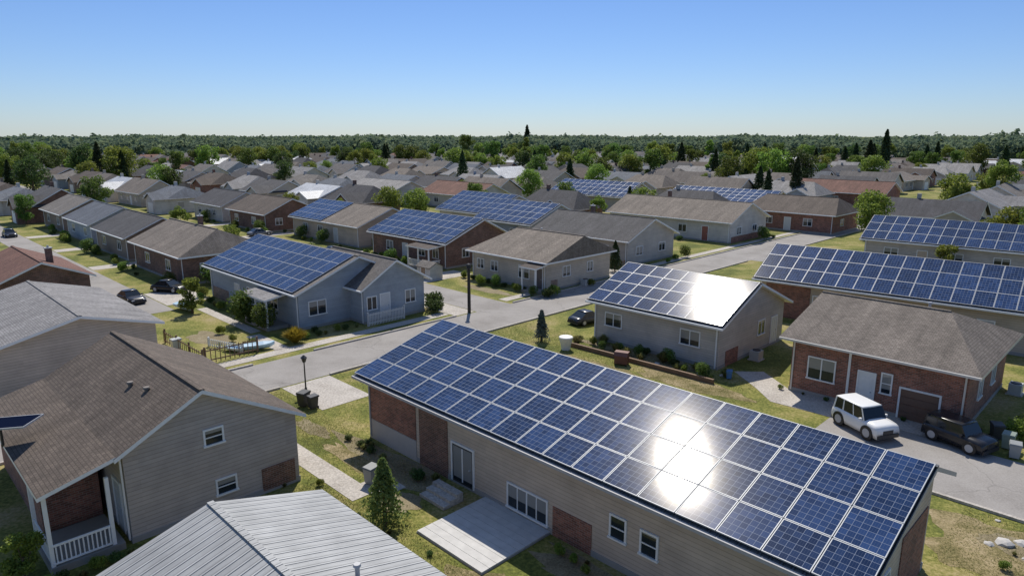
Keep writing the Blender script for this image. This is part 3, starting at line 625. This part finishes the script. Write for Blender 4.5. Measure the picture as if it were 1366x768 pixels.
# ---------------------------------------------------------------- far town
def far_house(roofm,wallm,Lx=15,Ly=9.5,ze=2.6,zr=4.7,hip=False,wing=False,white=WHITE):
    m=MB(); X,Y=Lx/2,Ly/2
    h=2.5 if hip else 0
    m.poly([(-X,-Y,ze),(X,-Y,ze),(X-h,0,zr),(-X+h,0,zr)],0);m.poly([(X,Y,ze),(-X,Y,ze),(-X+h,0,zr),(X-h,0,zr)],0)
    if hip:
        m.poly([(X,-Y,ze),(X,Y,ze),(X-h,0,zr)],0);m.poly([(-X,Y,ze),(-X,-Y,ze),(-X+h,0,zr)],0)
    w=.45; a,b=X-w,Y-w
    zt=ze-.02
    for (x0,y0,x1,y1) in((-a,-b,a,-b),(a,b,-a,b)): m.poly([(x0,y0,0),(x1,y1,0),(x1,y1,zt+.1),(x0,y0,zt+.1)],1)
    zz=zr-.15 if not hip else zt
    m.poly([(a,-b,0),(a,b,0),(a,b,zt),(a,0,zz),(a,-b,zt)],1);m.poly([(-a,b,0),(-a,-b,0),(-a,-b,zt),(-a,0,zz),(-a,b,zt)],1)
    m.box(-X,X,-Y-.06,-Y,ze-.15,ze+.02,2)
    if not hip:
        for sx in(-1,1):
            for sy in(-1,1):
                x=sx*(X+.03); pts=[(x,sy*Y,ze-.18),(x,0,zr-.18),(x,0,zr+.02),(x,sy*Y,ze+.02)]; m.poly(pts,2)
    for x in(-.3*Lx,-.05*Lx)+(() if wing else (.27*Lx,)):
        m.box(x-.6,x+.6,-b-.04,-b,1,2.05,3); m.box(x-.7,x+.7,-b-.03,-b,.92,1.0,2); m.box(x-.7,x+.7,-b-.03,-b,2.05,2.13,2)
    m.box(.08*Lx-.45,.08*Lx+.45,-b-.04,-b,.1,2,2)
    for y in(-.2*Ly,.18*Ly): m.box(a,a+.04,y-.5,y+.5,1,2,3); m.box(a,a+.03,y-.6,y+.6,2.0,2.1,2)
    if wing:
        cx=.28*Lx; hw=2.9; y0=-Y-2.2; s=(zr-ze)/Y; zw=ze+hw*s
        m.poly([(cx-hw,y0,ze),(cx,y0,zw),(cx,-.3,zw),(cx-hw,-.3,ze)][::-1],0); m.poly([(cx+hw,y0,ze),(cx,y0,zw),(cx,-.3,zw),(cx+hw,-.3,ze)],0)
        k=hw-.4; yy=y0+.35
        m.poly([(cx-k,yy,0),(cx+k,yy,0),(cx+k,yy,ze),(cx,yy,zw-.12),(cx-k,yy,ze)],1)
        m.poly([(cx-k,-b,0),(cx-k,yy,0),(cx-k,yy,ze),(cx-k,-b,ze)],1); m.poly([(cx+k,yy,0),(cx+k,-b,0),(cx+k,-b,ze),(cx+k,yy,ze)],1)
        for s_ in(-1,1): m.poly([(cx+s_*hw,y0-.02,ze-.17),(cx,y0-.02,zw-.17),(cx,y0-.02,zw+.02),(cx+s_*hw,y0-.02,ze+.02)],2)
        m.box(cx-1.3,cx+1.3,yy-.04,yy,.05,2,2)
    m.box(-.2*Lx-.25,-.2*Lx+.25,.1,.6,zr-1,zr+.7,1)
    return m.mesh("house",[roofm,wallm,white,GLASS])
FH=[]
for rm,wm,lab,wt in ((SHG,LIGHTS,"grey roofed pale bungalow",3),(SHT,BEIGE,"tan roofed beige bungalow",2),(SHB,BROWNW,"brown roofed dark bungalow",2),(SHR,LIGHTS,"rust red roofed pale bungalow",1),(SHL,BLUEG,"light grey roofed blue bungalow",2),(SHL,LIGHTS,"light grey roofed pale bungalow",2),(MTW,LIGHTS,"white metal roofed pale bungalow",1),(SHB,BRICKR,"brown roofed brick bungalow",2),(SHD,GREYS,"charcoal roofed grey bungalow",3),(SHBL,LIGHTS,"slate roofed pale bungalow",3),(SHD,BRICKD,"charcoal roofed brick bungalow",2),(SHG,BLUEG,"grey roofed blue bungalow",2)):
    for hip,wg in((False,False),(True,True),(False,True)):
        me=far_house(rm,wm,random.uniform(12,14),random.uniform(8.5,10),2.6,random.uniform(4.5,5.5),hip,wg)
        FH+= [(me,lab)]*wt
def occ(p,q,mx=7.2,my=5.2):
    for a,b,c,d in OCC:
        if a-mx<p<b+mx and c-my<q<d+my: return True
    return False
def inview(p,q,mg=1.12):
    x,y=XY(p,q); return y>15 and abs(x)<.75*y*mg+6
rows=[27,49,69,84,101,116,137,152,168,185,201,218,235,252,270,288,306,325,344,363]
treepts=[]
def roadhit(p,q):
    return (-48<p<-27) or (36-5<q<39.8+5 and p<-40) or (126-5<q<130+5) or (58.5-4.5<q<61.5+4.5 and p<-78) or (q<19+4.5) or (74-6<q<78+6 and p>-35)
nh=0
for rq_ in rows:
    pp=-10.
    while pp>-400:
        st=random.uniform(15.2,17.4); pp-=st
        p=pp; q=rq_+random.uniform(-1.5,1.5)
        if math.hypot(p,q)>405 or not inview(p,q,1.04) or occ(p,q) or roadhit(p,q) or random.random()<.05 or nh>=292:
            if inview(p,q) and not occ(p,q,4,4) and not roadhit(p,q): treepts.append((p,q))
            continue
        me,lab=random.choice(FH); x,y=XY(p,q); nh+=1
        ax=random.choice([0,0,0,90]) if q>100 else 0
        o=obj("house",me,None,(x,y,0),(0,0,R45+math.radians(ax+random.uniform(-4,4)))); o["label"]=lab+" in a suburban row"; o["category"]="house"; o["group"]="suburban bungalows"
        OCC.append((p-6.3,p+6.3,q-4.3,q+4.3))
        if random.random()<.35: treepts.append((p+8+random.uniform(-.4,.4),q+random.uniform(-6,6)))
        if random.random()<.4: treepts.append((p+random.uniform(-6,6),q+8+random.uniform(-1.,1.)))
def ct(p,q,lo,hi):
    con=random.random()<.1; t=random.choice(TC) if con else random.choice(TD)
    tree(t,p,q,random.uniform(lo,hi),label="tall dark conifer among houses" if con else "leafy green tree among houses",name="conifer_tree" if con else "tree",group="neighbourhood trees")
for r_,d0,d1,n in((-.62,200,300,16),(-.45,210,300,9),(-.2,200,290,9),(-.03,220,310,7),(.17,180,260,10),(.37,160,230,7),(.62,220,300,5)):
    for i in range(n):
        x_=r_+random.gauss(0,.06); d=random.uniform(d0,d1); x=d*x_; y=d; p=(x-y)*K;q=(x+y)*K
        if not occ(p,q,.5,.5): ct(p,q,.9,1.4)
random.shuffle(treepts); cnt=0
for p,q in treepts:
    d=math.hypot(p,q)
    if d<95 or cnt>=120 or (roadhit(p,q) and q<50): continue
    f=(1+(d>180)*.3); ct(p,q,.5*f,.9*f); cnt+=1
while NT[0]<298:
    a=math.radians(random.uniform(-39,39)); d=random.uniform(260,410); x=d*math.sin(a);y=d*math.cos(a); p=(x-y)*K;q=(x+y)*K
    if occ(p,q,1,1): continue
    ct(p,q,.9,1.35)
def forest():
    N1,N2=6500,5500; u=rng.uniform(0,1,N1+N2); d=np.where(np.arange(N1+N2)<N1,405*(640/405)**u,640*(1900/640)**u); N=N1+N2; a=np.radians(rng.uniform(-44,44,N))
    x=d*np.sin(a);y=d*np.cos(a); R=rng.uniform(2.4,4.6,N)*(1+d/3500); top=rng.uniform(7.0,13.5,N)+(rng.uniform(0,1,N)<.04)*3+1.0*np.sin(a*23)+.8*np.sin(a*61+1)+np.where(d<640,-1.0,1.4)
    M=np.where(d<640,80,np.where(d<1100,40,22)); idx=np.repeat(np.arange(N),M); n=len(idx)
    dd=rng.normal(size=(n,3)); dd[:,2]=np.abs(dd[:,2])*.9-.2; dd/=np.linalg.norm(dd,axis=1)[:,None]
    H2=(top*.5)[idx]; C=np.stack([x[idx],y[idx],top[idx]-H2-.5],1)+dd*np.stack([R[idx],R[idx],H2],1)*rng.uniform(.75,1.0,n)[:,None]
    C[:,2]=np.maximum(C[:,2],.5)
    sz=(R*.24)[idx]*(1+(M[idx]<60)*.4+(M[idx]<30)*.5)
    aa=rng.normal(size=(n,3)); nrm=dd*1.3+aa*.6; nrm/=np.linalg.norm(nrm,axis=1)[:,None]
    t=np.cross(nrm,rng.normal(size=(n,3))); t/=np.linalg.norm(t,axis=1)[:,None]; b=np.cross(nrm,t); s=(sz*rng.uniform(.7,1.2,n))[:,None]
    V=np.stack([C-t*s,C-b*s*.85,C+t*s,C+b*s*.85],1).reshape(-1,3)
    def f(nt,b):
        tc=nd(nt,"ShaderNodeTexCoord"); ge=nd(nt,"ShaderNodeNewGeometry"); n_=noise(nt,tc.outputs['Object'],.11,3,.6)
        m_=math_(nt,'ADD',math_(nt,'MULTIPLY',n_,.8),math_(nt,'MULTIPLY',ge.outputs['Random Per Island'],.2))
        c=ramp(nt,m_,[(.35,(.10,.15,.11)),(.5,(.145,.195,.12)),(.66,(.22,.265,.14))]); lk(nt,c,b.inputs['Base Color']); b.inputs['Roughness'].default_value=.9; b.inputs['Specular IOR Level'].default_value=.1
        t=nd(nt,"ShaderNodeBsdfTranslucent"); lk(nt,c,t.inputs[0]); mx=nd(nt,"ShaderNodeMixShader"); mx.inputs[0].default_value=.45
        lk(nt,b.outputs[0],mx.inputs[1]); lk(nt,t.outputs[0],mx.inputs[2]); lk(nt,mx.outputs[0],nt.nodes["Material Output"].inputs[0])
    me=quadmesh("forest",V,mat("forest_canopy",f)); o=obj("forest",me); o["kind"]="stuff"; o["label"]="dense dark green woodland belt along the horizon"; o["category"]="forest"
forest()
# ---------------------------------------------------------------- vehicles
def car(name,label,p,q,rot,col,L=3.1,W=1.35,Hh=1.0,kind='sedan',z=.02,group=None):
    root=thing(name,None,p,q,z,rot,label,"car",group)
    paint=plain(col,.25,.0,.03); X=L/2
    sh=Hh*.58; gc=Hh*.15
    if kind=='sedan': prof=[(-1,.74),(-.96,.92),(-.85,1.0),(-.55,1.03),(.0,1.02),(.4,1.0),(.75,.92),(.92,.82),(1,.62)]; cab=(-.80,.42,-.40,.08)
    elif kind=='suv': prof=[(-1,.90),(-.98,1.02),(-.92,1.05),(-.5,1.05),(.3,1.04),(.62,1.02),(.86,.98),(.96,.92),(1,.78)]; cab=(-.97,.46,-.92,.26)
    else: prof=[(-1,.85),(-.97,1.0),(-.9,1.05),(-.5,1.06),(.3,1.04),(.6,1.0),(.82,.94),(.94,.84),(1,.64)]; cab=(-.95,.55,-.84,.22)
    rings=[]; tp=.07 if kind=='suv' else .16
    for fx,fh in prof:
        x=fx*X; w=W/2*(1-tp*(max(0,abs(fx)-.6)/.4)**2); top=sh*fh
        rings.append([(x,-w*.9,gc),(x,-w,gc+.14*Hh),(x,-w*1.01,top*.62),(x,-w*.98,top*.84),(x,-w*.92,top*.97),(x,-w*.5,top*1.03),(x,w*.5,top*1.03),(x,w*.92,top*.97),(x,w*.98,top*.84),(x,w*1.01,top*.62),(x,w,gc+.14*Hh),(x,w*.9,gc)])
    m=MB(); m.rings(rings,0); me=m.mesh("car_body",[paint],True); obj("body",me,root)
    xb0,xb1,xt0,xt1=[c*X for c in cab]; wb=W/2*.9; wt=W/2*(.80 if kind=='suv' else .72); zb=sh*.97; zt=Hh
    m=MB()
    def ptx(t,z): return (xb0+(xb1-xb0)*t)*(1-z)+(xt0+(xt1-xt0)*t)*z
    bands=[(0,.05,0),(.05,.30,1),(.30,.34,0),(.34,.64,1),(.64,.67,0),(.67,.95,1),(.95,1,0)]
    for s in(-1,1):
        for a,b,g_ in bands:
            pts=[(ptx(a,0),s*wb,zb),(ptx(b,0),s*wb,zb),(ptx(b,1),s*wt,zt-.06),(ptx(a,1),s*wt,zt-.06)]
            if s>0: pts=pts[::-1]
            m.poly(pts,g_)
    m.poly([(xb1,-wb,zb),(xb1,wb,zb),(xt1,wt,zt-.06),(xt1,-wt,zt-.06)],1); m.poly([(xb0,wb,zb),(xb0,-wb,zb),(xt0,-wt,zt-.06),(xt0,wt,zt-.06)],1)
    obj("window_glass",m.mesh("cabin",[paint,CARGLASS]),root)
    m=MB()
    def rr(i,z): return [(xt0+i,-wt+i*.6,z),(xt1-i,-wt+i*.6,z),(xt1-i+.03,0,z+.0),(xt1-i,wt-i*.6,z),(xt0+i,wt-i*.6,z),(xt0+i-.03,0,z)]
    m.rings([rr(-.02,zt-.06),rr(.05,zt-.015),rr(.14,zt),rr(.3,zt+.012)],0); obj("roof",m.mesh("car_roof",[paint],True),root)
    wr=Hh*.25
    tm=MB(); tm.cyl((0,-.09,0),(0,.09,0),wr,wr,20); tme=tm.mesh("tyre",[BLACK],False)
    rm=MB(); rm.cyl((0,-.1,0),(0,.1,0),wr*.6,wr*.6,12); rme=rm.mesh("rim",[TRIMGREY])
    for sx in(-.62,.62):
        for sy in(-1,1):
            w_=obj("wheel",None,root,(sx*X,sy*(W/2-.07),wr)); obj("tyre",tme,w_); obj("rim",rme,w_)
    hm=MB(); hm.box(-.05,.02,-.11,.11,-.05,.05); hme=hm.mesh("headlight",[plain((.6,.62,.65),.1)]); tlm=MB(); tlm.box(-.02,.05,-.13,.13,-.06,.06); tme2=tlm.mesh("tail_light",[plain((.4,.02,.02),.2)])
    for sy in(-1,1):
        obj("headlight",hme,root,(X*.985,sy*W*.33,sh*.64)); obj("tail_light",tme2,root,(-X*.985,sy*W*.31,sh*.62))
    m=MB(); m.box(-.05,.05,-W*.42,W*.42,gc,gc+.13*Hh); bm_=m.mesh("bumper",[DARKM])
    for sx in(-X,X): obj("bumper",bm_,root,(sx,0,0))
    m=MB(); m.box(X-.03,X+.02,-W*.2,W*.2,sh*.50,sh*.72); obj("grille",m.mesh("grille",[DARKM]),root)
    m=MB(); m.box(-.05,.05,-.07,.07,-.04,.05); mm=m.mesh("mirror",[paint])
    for sy in(-1,1): obj("wing_mirror",mm,root,(xb1-.25*X*.5,sy*(W/2+.03),sh*1.08))
    return root
car("white_truck","boxy white utility vehicle parked at the driveway edge",-9.75,33.9,-28,(.75,.75,.74),2.85,1.45,1.42,'suv')
car("dark_car","tall black car parked beside the driveway",-6.1,35.4,-18,(.02,.02,.023),2.75,1.42,1.22,'suv')
car("dark_car","dark hatchback parked beside grey house",-31.6,39.8,80,(.03,.035,.045),3.0,1.4,1.0)
car("parked_car","black car parked on the street",-65.5,21.0,30,(.02,.02,.02),3.2,1.4,1.1)
car("parked_car","dark car parked on the street",-63.5,17.2,5,(.03,.03,.035),3.2,1.4,1.05)
for i,(p,q,r) in enumerate([(-118,17.5,0),(-94,43,90),(-72,42,85),(-140,60,0),(-155,17.8,0)]):
    c=random.choice([(.02,.02,.025),(.2,.2,.21),(.05,.055,.065)])
    car("parked_car","car parked along a residential street",p,q,r,c,3.3,1.4,1.1,group="cars parked in the neighbourhood")
# ---------------------------------------------------------------- street furniture and yard things
def lamp1():
    r=thing("street_lamp",None,-40.3,35.4,0,0,"dark street lamp post at the road corner","street lamp")
    m=MB(); m.cyl((0,0,0),(0,0,3.6),.14,.12,10); obj("post",m.mesh("post",[BLACK]),r)
    m=MB(); m.cyl((0,0,3.6),(0,0,3.66),.14,.2,10); m.cyl((0,0,3.66),(0,0,3.95),.2,.17,10); m.cyl((0,0,3.95),(0,0,4.02),.17,.08,10); obj("lamp_head",m.mesh("lamp_head",[BLACK]),r)
lamp1()
def lamp2():
    r=thing("street_lamp",None,-33.6,17.3,0,0,"short black lantern lamp beside concrete pad","street lamp")
    m=MB(); m.cyl((0,0,0),(0,0,.25),.1,.07,8); m.cyl((0,0,.25),(0,0,1.75),.045,.035,8); obj("post",m.mesh("post",[BLACK]),r)
    m=MB(); m.cyl((0,0,1.75),(0,0,2.0),.09,.17,6); m.cyl((0,0,2.0),(0,0,2.16),.2,.03,6); obj("lantern",m.mesh("lantern",[DARKM]),r)
lamp2()
def bin_(p,q,rot,col,s=1,label="grey wheeled rubbish bin beside the wall"):
    r=thing("rubbish_bin",None,p,q,.01,rot,label,"bin","rubbish bins",scale=s)
    m=MB(); a=.24;b=.3
    m.rings([[(-a,-a,.06),(a,-a,.06),(a,a,.06),(-a,a,.06)],[(-b,-b,.85),(b,-b,.85),(b,b,.85),(-b,b,.85)]]); obj("bin_body",m.mesh("bin_body",[plain(col,.5)]),r)
    m=MB(); m.rings([[(-.33,-.33,.85),(.33,-.33,.85),(.33,.35,.85),(-.33,.35,.85)],[(-.3,-.3,.93),(.3,-.3,.93),(.3,.35,.96),(-.3,.35,.96)]]); m.cyl((-.25,.4,.88),(.25,.4,.88),.025,.025,6); obj("lid",m.mesh("lid",[plain(sc3(col,.8),.5)]),r)
    wm=MB(); wm.cyl((-.03,0,0),(.03,0,0),.09,.09,12); wme=wm.mesh("wheel",[BLACK])
    for sx in(-1,1): obj("wheel",wme,r,(sx*.24,.25,.09))
bin_(-22.3,14.1,10,(.22,.23,.23),.8);bin_(-31.8,16.2,20,(.03,.03,.03),.85,"black wheeled bin on concrete pad");bin_(-31.2,16.4,0,(.04,.04,.045),.75,"black wheeled bin on concrete pad")
bin_(-4.4,36.5,0,(.25,.3,.25),.8,"green grey bin beside driveway");bin_(-5.0,37.4,30,(.05,.05,.05),.8,"black bin beside driveway")
bin_(-46.5,14.9,0,(.5,.52,.5),.9,"pale bin beside the house");bin_(-4.0,35.6,10,(.3,.31,.3),.75,"grey bin beside driveway")
bin_(-17.9,36.0,25,(.08,.2,.4),.55,"small blue bin by the garden path")
def boat(p,q,rot,col,s,label):
    r=thing("small_boat",None,p,q,.0,rot,label,"boat",scale=s)
    def ring(x,w,h,d): return [(x,-w,h),(x,-w*.8,h*.45+d),(x,0,d),(x,w*.8,h*.45+d),(x,w,h)]
    m=MB(); m.rings([ring(-1.2,.42,.5,.08),ring(-.4,.5,.5,.05),ring(.4,.48,.52,.05),ring(.95,.3,.56,.12),ring(1.3,.04,.62,.35)]); obj("hull",m.mesh("hull",[plain(col,.4)]),r)
    m=MB(); c=plain((.35,.5,.62),.6)
    m.rings([[(-1.15,-.46,.52),(-1.15,.46,.52),(-1.15,0,.6)],[(.4,-.46,.53),(.4,.46,.53),(.4,0,.72)],[(1.1,-.12,.58),(1.1,.12,.58),(1.1,0,.64)]]); obj("cover",m.mesh("cover",[c]),r)
boat(-57.2,19.4,10,(.5,.6,.68),1.0,"pale blue covered boat on the lawn");boat(-42.9,18.9,70,(.45,.65,.78),.8,"light blue small boat near the fence");boat(-43.6,17.6,20,(.7,.74,.76),.6,"white small boat near the fence")
def fence(p0,q0,p1,q1,h,mt,label,step=.16,pw=.06,name="fence"):
    L=math.hypot(p1-p0,q1-q0); ang=math.degrees(math.atan2(q1-q0,p1-p0))
    r=thing(name,None,p0,q0,0,ang,label,"fence")
    for a,b in((.2,.27),(.82,.89)):
        m=MB(); m.box(0,L,-.02,.02,h*a,h*b); obj("rail",m.mesh("rail",[mt]),r)
    m=MB(); x=0
    while x<L: m.box(x,x+pw,-.045,-.022,.04,h); x+=step
    obj("pickets",m.mesh("pickets",[mt]),r)
    n=max(1,int(L/1.8)); pm=MB(); pm.box(-.05,.05,.022,.12,0,h*1.1); pme=pm.mesh("post",[mt])
    for i in range(n+1): obj("post",pme,r,(L*i/n,0,0))
fence(-42.3,15.2,-42.3,18.6,1.0,WOOD,"dark timber picket fence by the pavement",.3,.05)
fence(-49,15,-42.4,15,.9,WOOD,"dark timber picket fence beside the lawn",.35,.05)
fence(-42.5,27.3,-42.5,30.6,1.0,plain((.6,.6,.58),.6),"pale picket railing in front of porch",.14,.06)
fence(-46,16.8,-43,17.8,.6,WHITE,"low white fence in the yard",.2,.08)
fence(-82.5,33.2,-66,33.2,1.1,WOOD,"long timber back yard fence",.3,.14)
fence(-61,34.6,-54.2,34.6,1.0,plain((.45,.42,.38),.7),"weathered back yard fence behind blue house",.3,.14)
fence(-58.8,58.8,-42,58.8,1.0,WOOD,"timber back yard fence behind beige house",.3,.14)
m=MB(); m.box(-5.4,5.4,-.09,.09,0,.28); thing("garden_edging",m.mesh("garden_edging",[WOOD]),-23.5,34.4,0,1.5,"weathered timber garden bed edging","edging")
def shed(p,q,rot,wm,rm,label,s=1):
    r=thing("garden_shed",None,p,q,0,rot,label,"shed","garden sheds",scale=s)
    m=MB(); X,Y=1.3,1.0
    m.poly([(-X,-Y,0),(X,-Y,0),(X,-Y,1.6),(-X,-Y,1.6)]);m.poly([(X,Y,0),(-X,Y,0),(-X,Y,1.6),(X,Y,1.6)])
    m.poly([(X,-Y,0),(X,Y,0),(X,Y,1.6),(X,0,2.1),(X,-Y,1.6)]);m.poly([(-X,Y,0),(-X,-Y,0),(-X,-Y,1.6),(-X,0,2.1),(-X,Y,1.6)])
    obj("wall",m.mesh("wall",[wm]),r)
    m=MB(); 
    for s_ in(-1,1):
        q4=[(-X-.15,s_*(Y+.2),1.52),(X+.15,s_*(Y+.2),1.52),(X+.15,0,2.14),(-X-.15,0,2.14)]
        if s_>0: q4=q4[::-1]
        m.poly(q4); m.poly([(a,b,c-.07) for a,b,c in q4[::-1]])
    obj("roof",m.mesh("shed_roof",[rm]),r)
    dm,hd=door_mesh(.9,1.35,(.3,.2,.13)); o=obj("door",dm,r,(0,-Y-.002,.05)); obj("door_handle",hd,o)
shed(-53.5,41.8,0,LIGHTS,SHG,"small pale garden shed beside brick house",.8);shed(-72.7,59,0,BROWNW,SHB,"small brown garden shed in a yard")
def tank():
    m=MB(); m.rings([[(math.cos(a)*r,math.sin(a)*r,z) for a in [i*math.pi/8 for i in range(16)]] for z,r in ((0,.3),(.3,.34),(.75,.46),(.86,.48),(.9,.44))]); thing("white_tub",m.mesh("white_tub",[plain((.7,.68,.63),.5)]),-28.4,33.5,0,0,"white plastic tub standing on the lawn","tub")
tank()
def crate():
    r=thing("garden_grill",None,-23.9,33.6,0,20,"brown boxy garden grill on the lawn","grill")
    m=MB(); m.box(-.4,.4,-.3,.3,.12,.62); obj("cabinet",m.mesh("cabinet",[plain((.13,.05,.035),.6)]),r)
    m=MB(); m.rings([[(-.43,-.33,.62),(.43,-.33,.62),(.43,.33,.62),(-.43,.33,.62)],[(-.43,-.2,.85),(.43,-.2,.85),(.43,.25,.85),(-.43,.25,.85)]]); obj("lid",m.mesh("lid",[plain((.16,.07,.05),.5)]),r)
    lm=MB(); lm.box(-.04,.04,-.04,.04,0,.12); lme=lm.mesh("leg",[BLACK])
    for x in(-.35,.35):
        for y in(-.25,.25): obj("leg",lme,r,(x,y,0))
crate()
def acunit(p,q,rot,label="grey outdoor cooling unit beside the wall"):
    r=thing("cooling_unit",None,p,q,0,rot,label,"air conditioner","cooling units")
    m=MB(); m.box(-.35,.35,-.3,.3,.06,.62); obj("casing",m.mesh("casing",[plain((.45,.45,.43),.5)]),r)
    m=MB(); m.cyl((0,0,.62),(0,0,.66),.25,.25,16); obj("fan_grille",m.mesh("fan_grille",[DARKM]),r)
    m=MB(); m.box(-.42,.42,-.38,.38,0,.06); obj("base_slab",m.mesh("base_slab",[CONC]),r)
acunit(-8.6,16.0,0);acunit(-18.4,40.5,90);acunit(-40.1,50,90);acunit(-5.5,45,90)
def rock(p,q,s,label="pale boulder on dry soil"):
    import bmesh
    bm=bmesh.new(); bmesh.ops.create_icosphere(bm,subdivisions=2,radius=1)
    for v in bm.verts: v.co*=random.uniform(.8,1.15); v.co.z*=.55; v.co.z=max(v.co.z,-.2)
    me=bpy.data.meshes.new("rock"); bm.to_mesh(me); bm.free(); me.materials.append(plain((.45,.43,.4),.9))
    thing("rock",me,p,q,.06*s,random.uniform(0,360),label,"rock","garden rocks",scale=s)
for p,q,s in((-2.9,27.4,.3),(-2.5,27.8,.22),(-3.3,27.0,.16),(-2.2,26.8,.13),(-24.5,34.9,.14),(-22.4,35.3,.18),(-19.6,35.6,.15),(-18.4,36.2,.2),(-3.4,29.0,.1)): rock(p,q,s)
def plate():
    r=thing("solar_plate",None,-29.75,3.2,2.9,0,"dark tilted solar panel mounted on shingle roof","solar panel")
    m=MB(); m.cyl((0,0,-.1),(0,0,.75),.05,.04,8); obj("pole",m.mesh("pole",[DARKM]),r)
    def pf(nt,b): b.inputs['Base Color'].default_value=(.006,.010,.026,1); b.inputs['Roughness'].default_value=.95; b.inputs['Specular IOR Level'].default_value=.0
    m=MB(); m.box(-1.3,1.3,-.5,.5,0,.05,0); m.box(-1.33,1.33,-.53,-.5,0,.06,1); m.box(-1.33,1.33,.5,.53,0,.06,1); m.box(-1.33,-1.3,-.5,.5,0,.06,1); m.box(1.3,1.33,-.5,.5,0,.06,1)
    obj("panel_face",m.mesh("panel_face",[mat("dark_panel_face",pf),TRIMGREY]),r,(0,0,.78),(.05,-.10,.75))
plate()
# ---------------------------------------------------------------- grass blades near camera
def blades():
    regs=[(-34.8,-19,9.6,16.3,26000),(-24,-13,9.8,13.5,16000),(-35,-15,31.5,36.5,20000),(-4.5,2,24.5,29.3,8000),(-34.8,-26.7,14,24,12000)]
    P=[]
    for a,b,c,d,n in regs:
        pp=rng.uniform(a,b,n);qq=rng.uniform(c,d,n)
        ok=~((pp>-35.1)&(pp<-24.3)&(qq<12.3)) & ~((pp>-26.2)&(qq>16.4)&(qq<24.2)&(pp<-4)) & ~((pp>-30.5)&(pp<-21.4)&(qq>12.7)&(qq<13.8)) & ~((pp>-22.7)&(pp<-20.9)&(qq>13.7)&(qq<15)) & ~((pp>-35)&(pp<-30.5)&(qq>16.5)&(qq<19.7)) & ~((pp>-18.2)&(pp<-14.5)&(qq>13.1)&(qq<17)) & ~((pp>-12)&(qq>29.4)&(qq<37)) & ~((qq<9.9)&(pp>-18.5)) & ~((pp>-16.2)&(qq>34)&(qq<37)) & ~(((pp+20.4)/1.1)**2+((qq-14)/.7)**2<1)
        P.append(np.stack([pp[ok],qq[ok]],1))
    P=np.concatenate(P); n=len(P); x=(P[:,0]+P[:,1])*K; y=(P[:,1]-P[:,0])*K
    a=rng.uniform(0,6.28,n); h=rng.uniform(.015,.055,n); w=rng.uniform(.006,.016,n)
    b=np.stack([x,y,np.zeros(n)],1); t=np.stack([np.cos(a)*w,np.sin(a)*w,np.zeros(n)],1); l=rng.normal(0,.03,(n,3)); l[:,2]=h
    V=np.stack([b-t,b+t,b+l+t*.4,b+l-t*.4],1).reshape(-1,3)
    me=quadmesh("grass",V,leafmat("grass_blades",(.14,.15,.042),(.35,.305,.12),.35)); o=obj("grass",me); o["kind"]="stuff"; o["label"]="short patchy green and dry lawn grass"; o["category"]="grass"
blades()
# ---------------------------------------------------------------- light, sky, camera
w=bpy.data.worlds.new("World"); sc.world=w; w.use_nodes=True; nt=w.node_tree
S_=Vector((-.01,.62,.785)).normalized(); el=math.asin(S_.z); az=math.atan2(S_.x,S_.y)
sky=nt.nodes.new("ShaderNodeTexSky"); sky.sky_type='NISHITA'; sky.sun_disc=False; sky.sun_elevation=el; sky.sun_rotation=az%(2*math.pi); sky.air_density=1.0; sky.dust_density=.1; sky.ozone_density=2.5; sky.altitude=0
tc=nt.nodes.new("ShaderNodeTexCoord"); sx=nt.nodes.new("ShaderNodeSeparateXYZ"); nt.links.new(tc.outputs['Generated'],sx.inputs[0])
rp=ramp(nt,sx.outputs[2],[(0,(.40,.49,.69)),(.06,(.40,.49,.70)),(.33,(.37,.475,.66)),(.6,(.95,.92,.95))])
mc=mixc(nt,1.0,sky.outputs[0],rp,'MULTIPLY')
bg=nt.nodes["Background"]; nt.links.new(mc,bg.inputs[0]); bg.inputs[1].default_value=.15
sl=bpy.data.lights.new("sun","SUN"); sl.energy=5.0; sl.angle=math.radians(.5); sl.color=(1,.94,.84); so=bpy.data.objects.new("sun",sl); COL.objects.link(so); so.rotation_euler=S_.to_track_quat('Z','Y').to_euler(); so.location=(0,0,60)
cd=bpy.data.cameras.new("camera"); cam=bpy.data.objects.new("camera",cd); COL.objects.link(cam); sc.camera=cam
cd.sensor_width=36; cd.lens=36*910/1366; cd.clip_end=9000; cam.location=(0,0,14); cam.rotation_euler=(math.radians(90-12.6),0,0)
sc.view_settings.view_transform='Standard'; sc.view_settings.look='None'; sc.view_settings.exposure=0
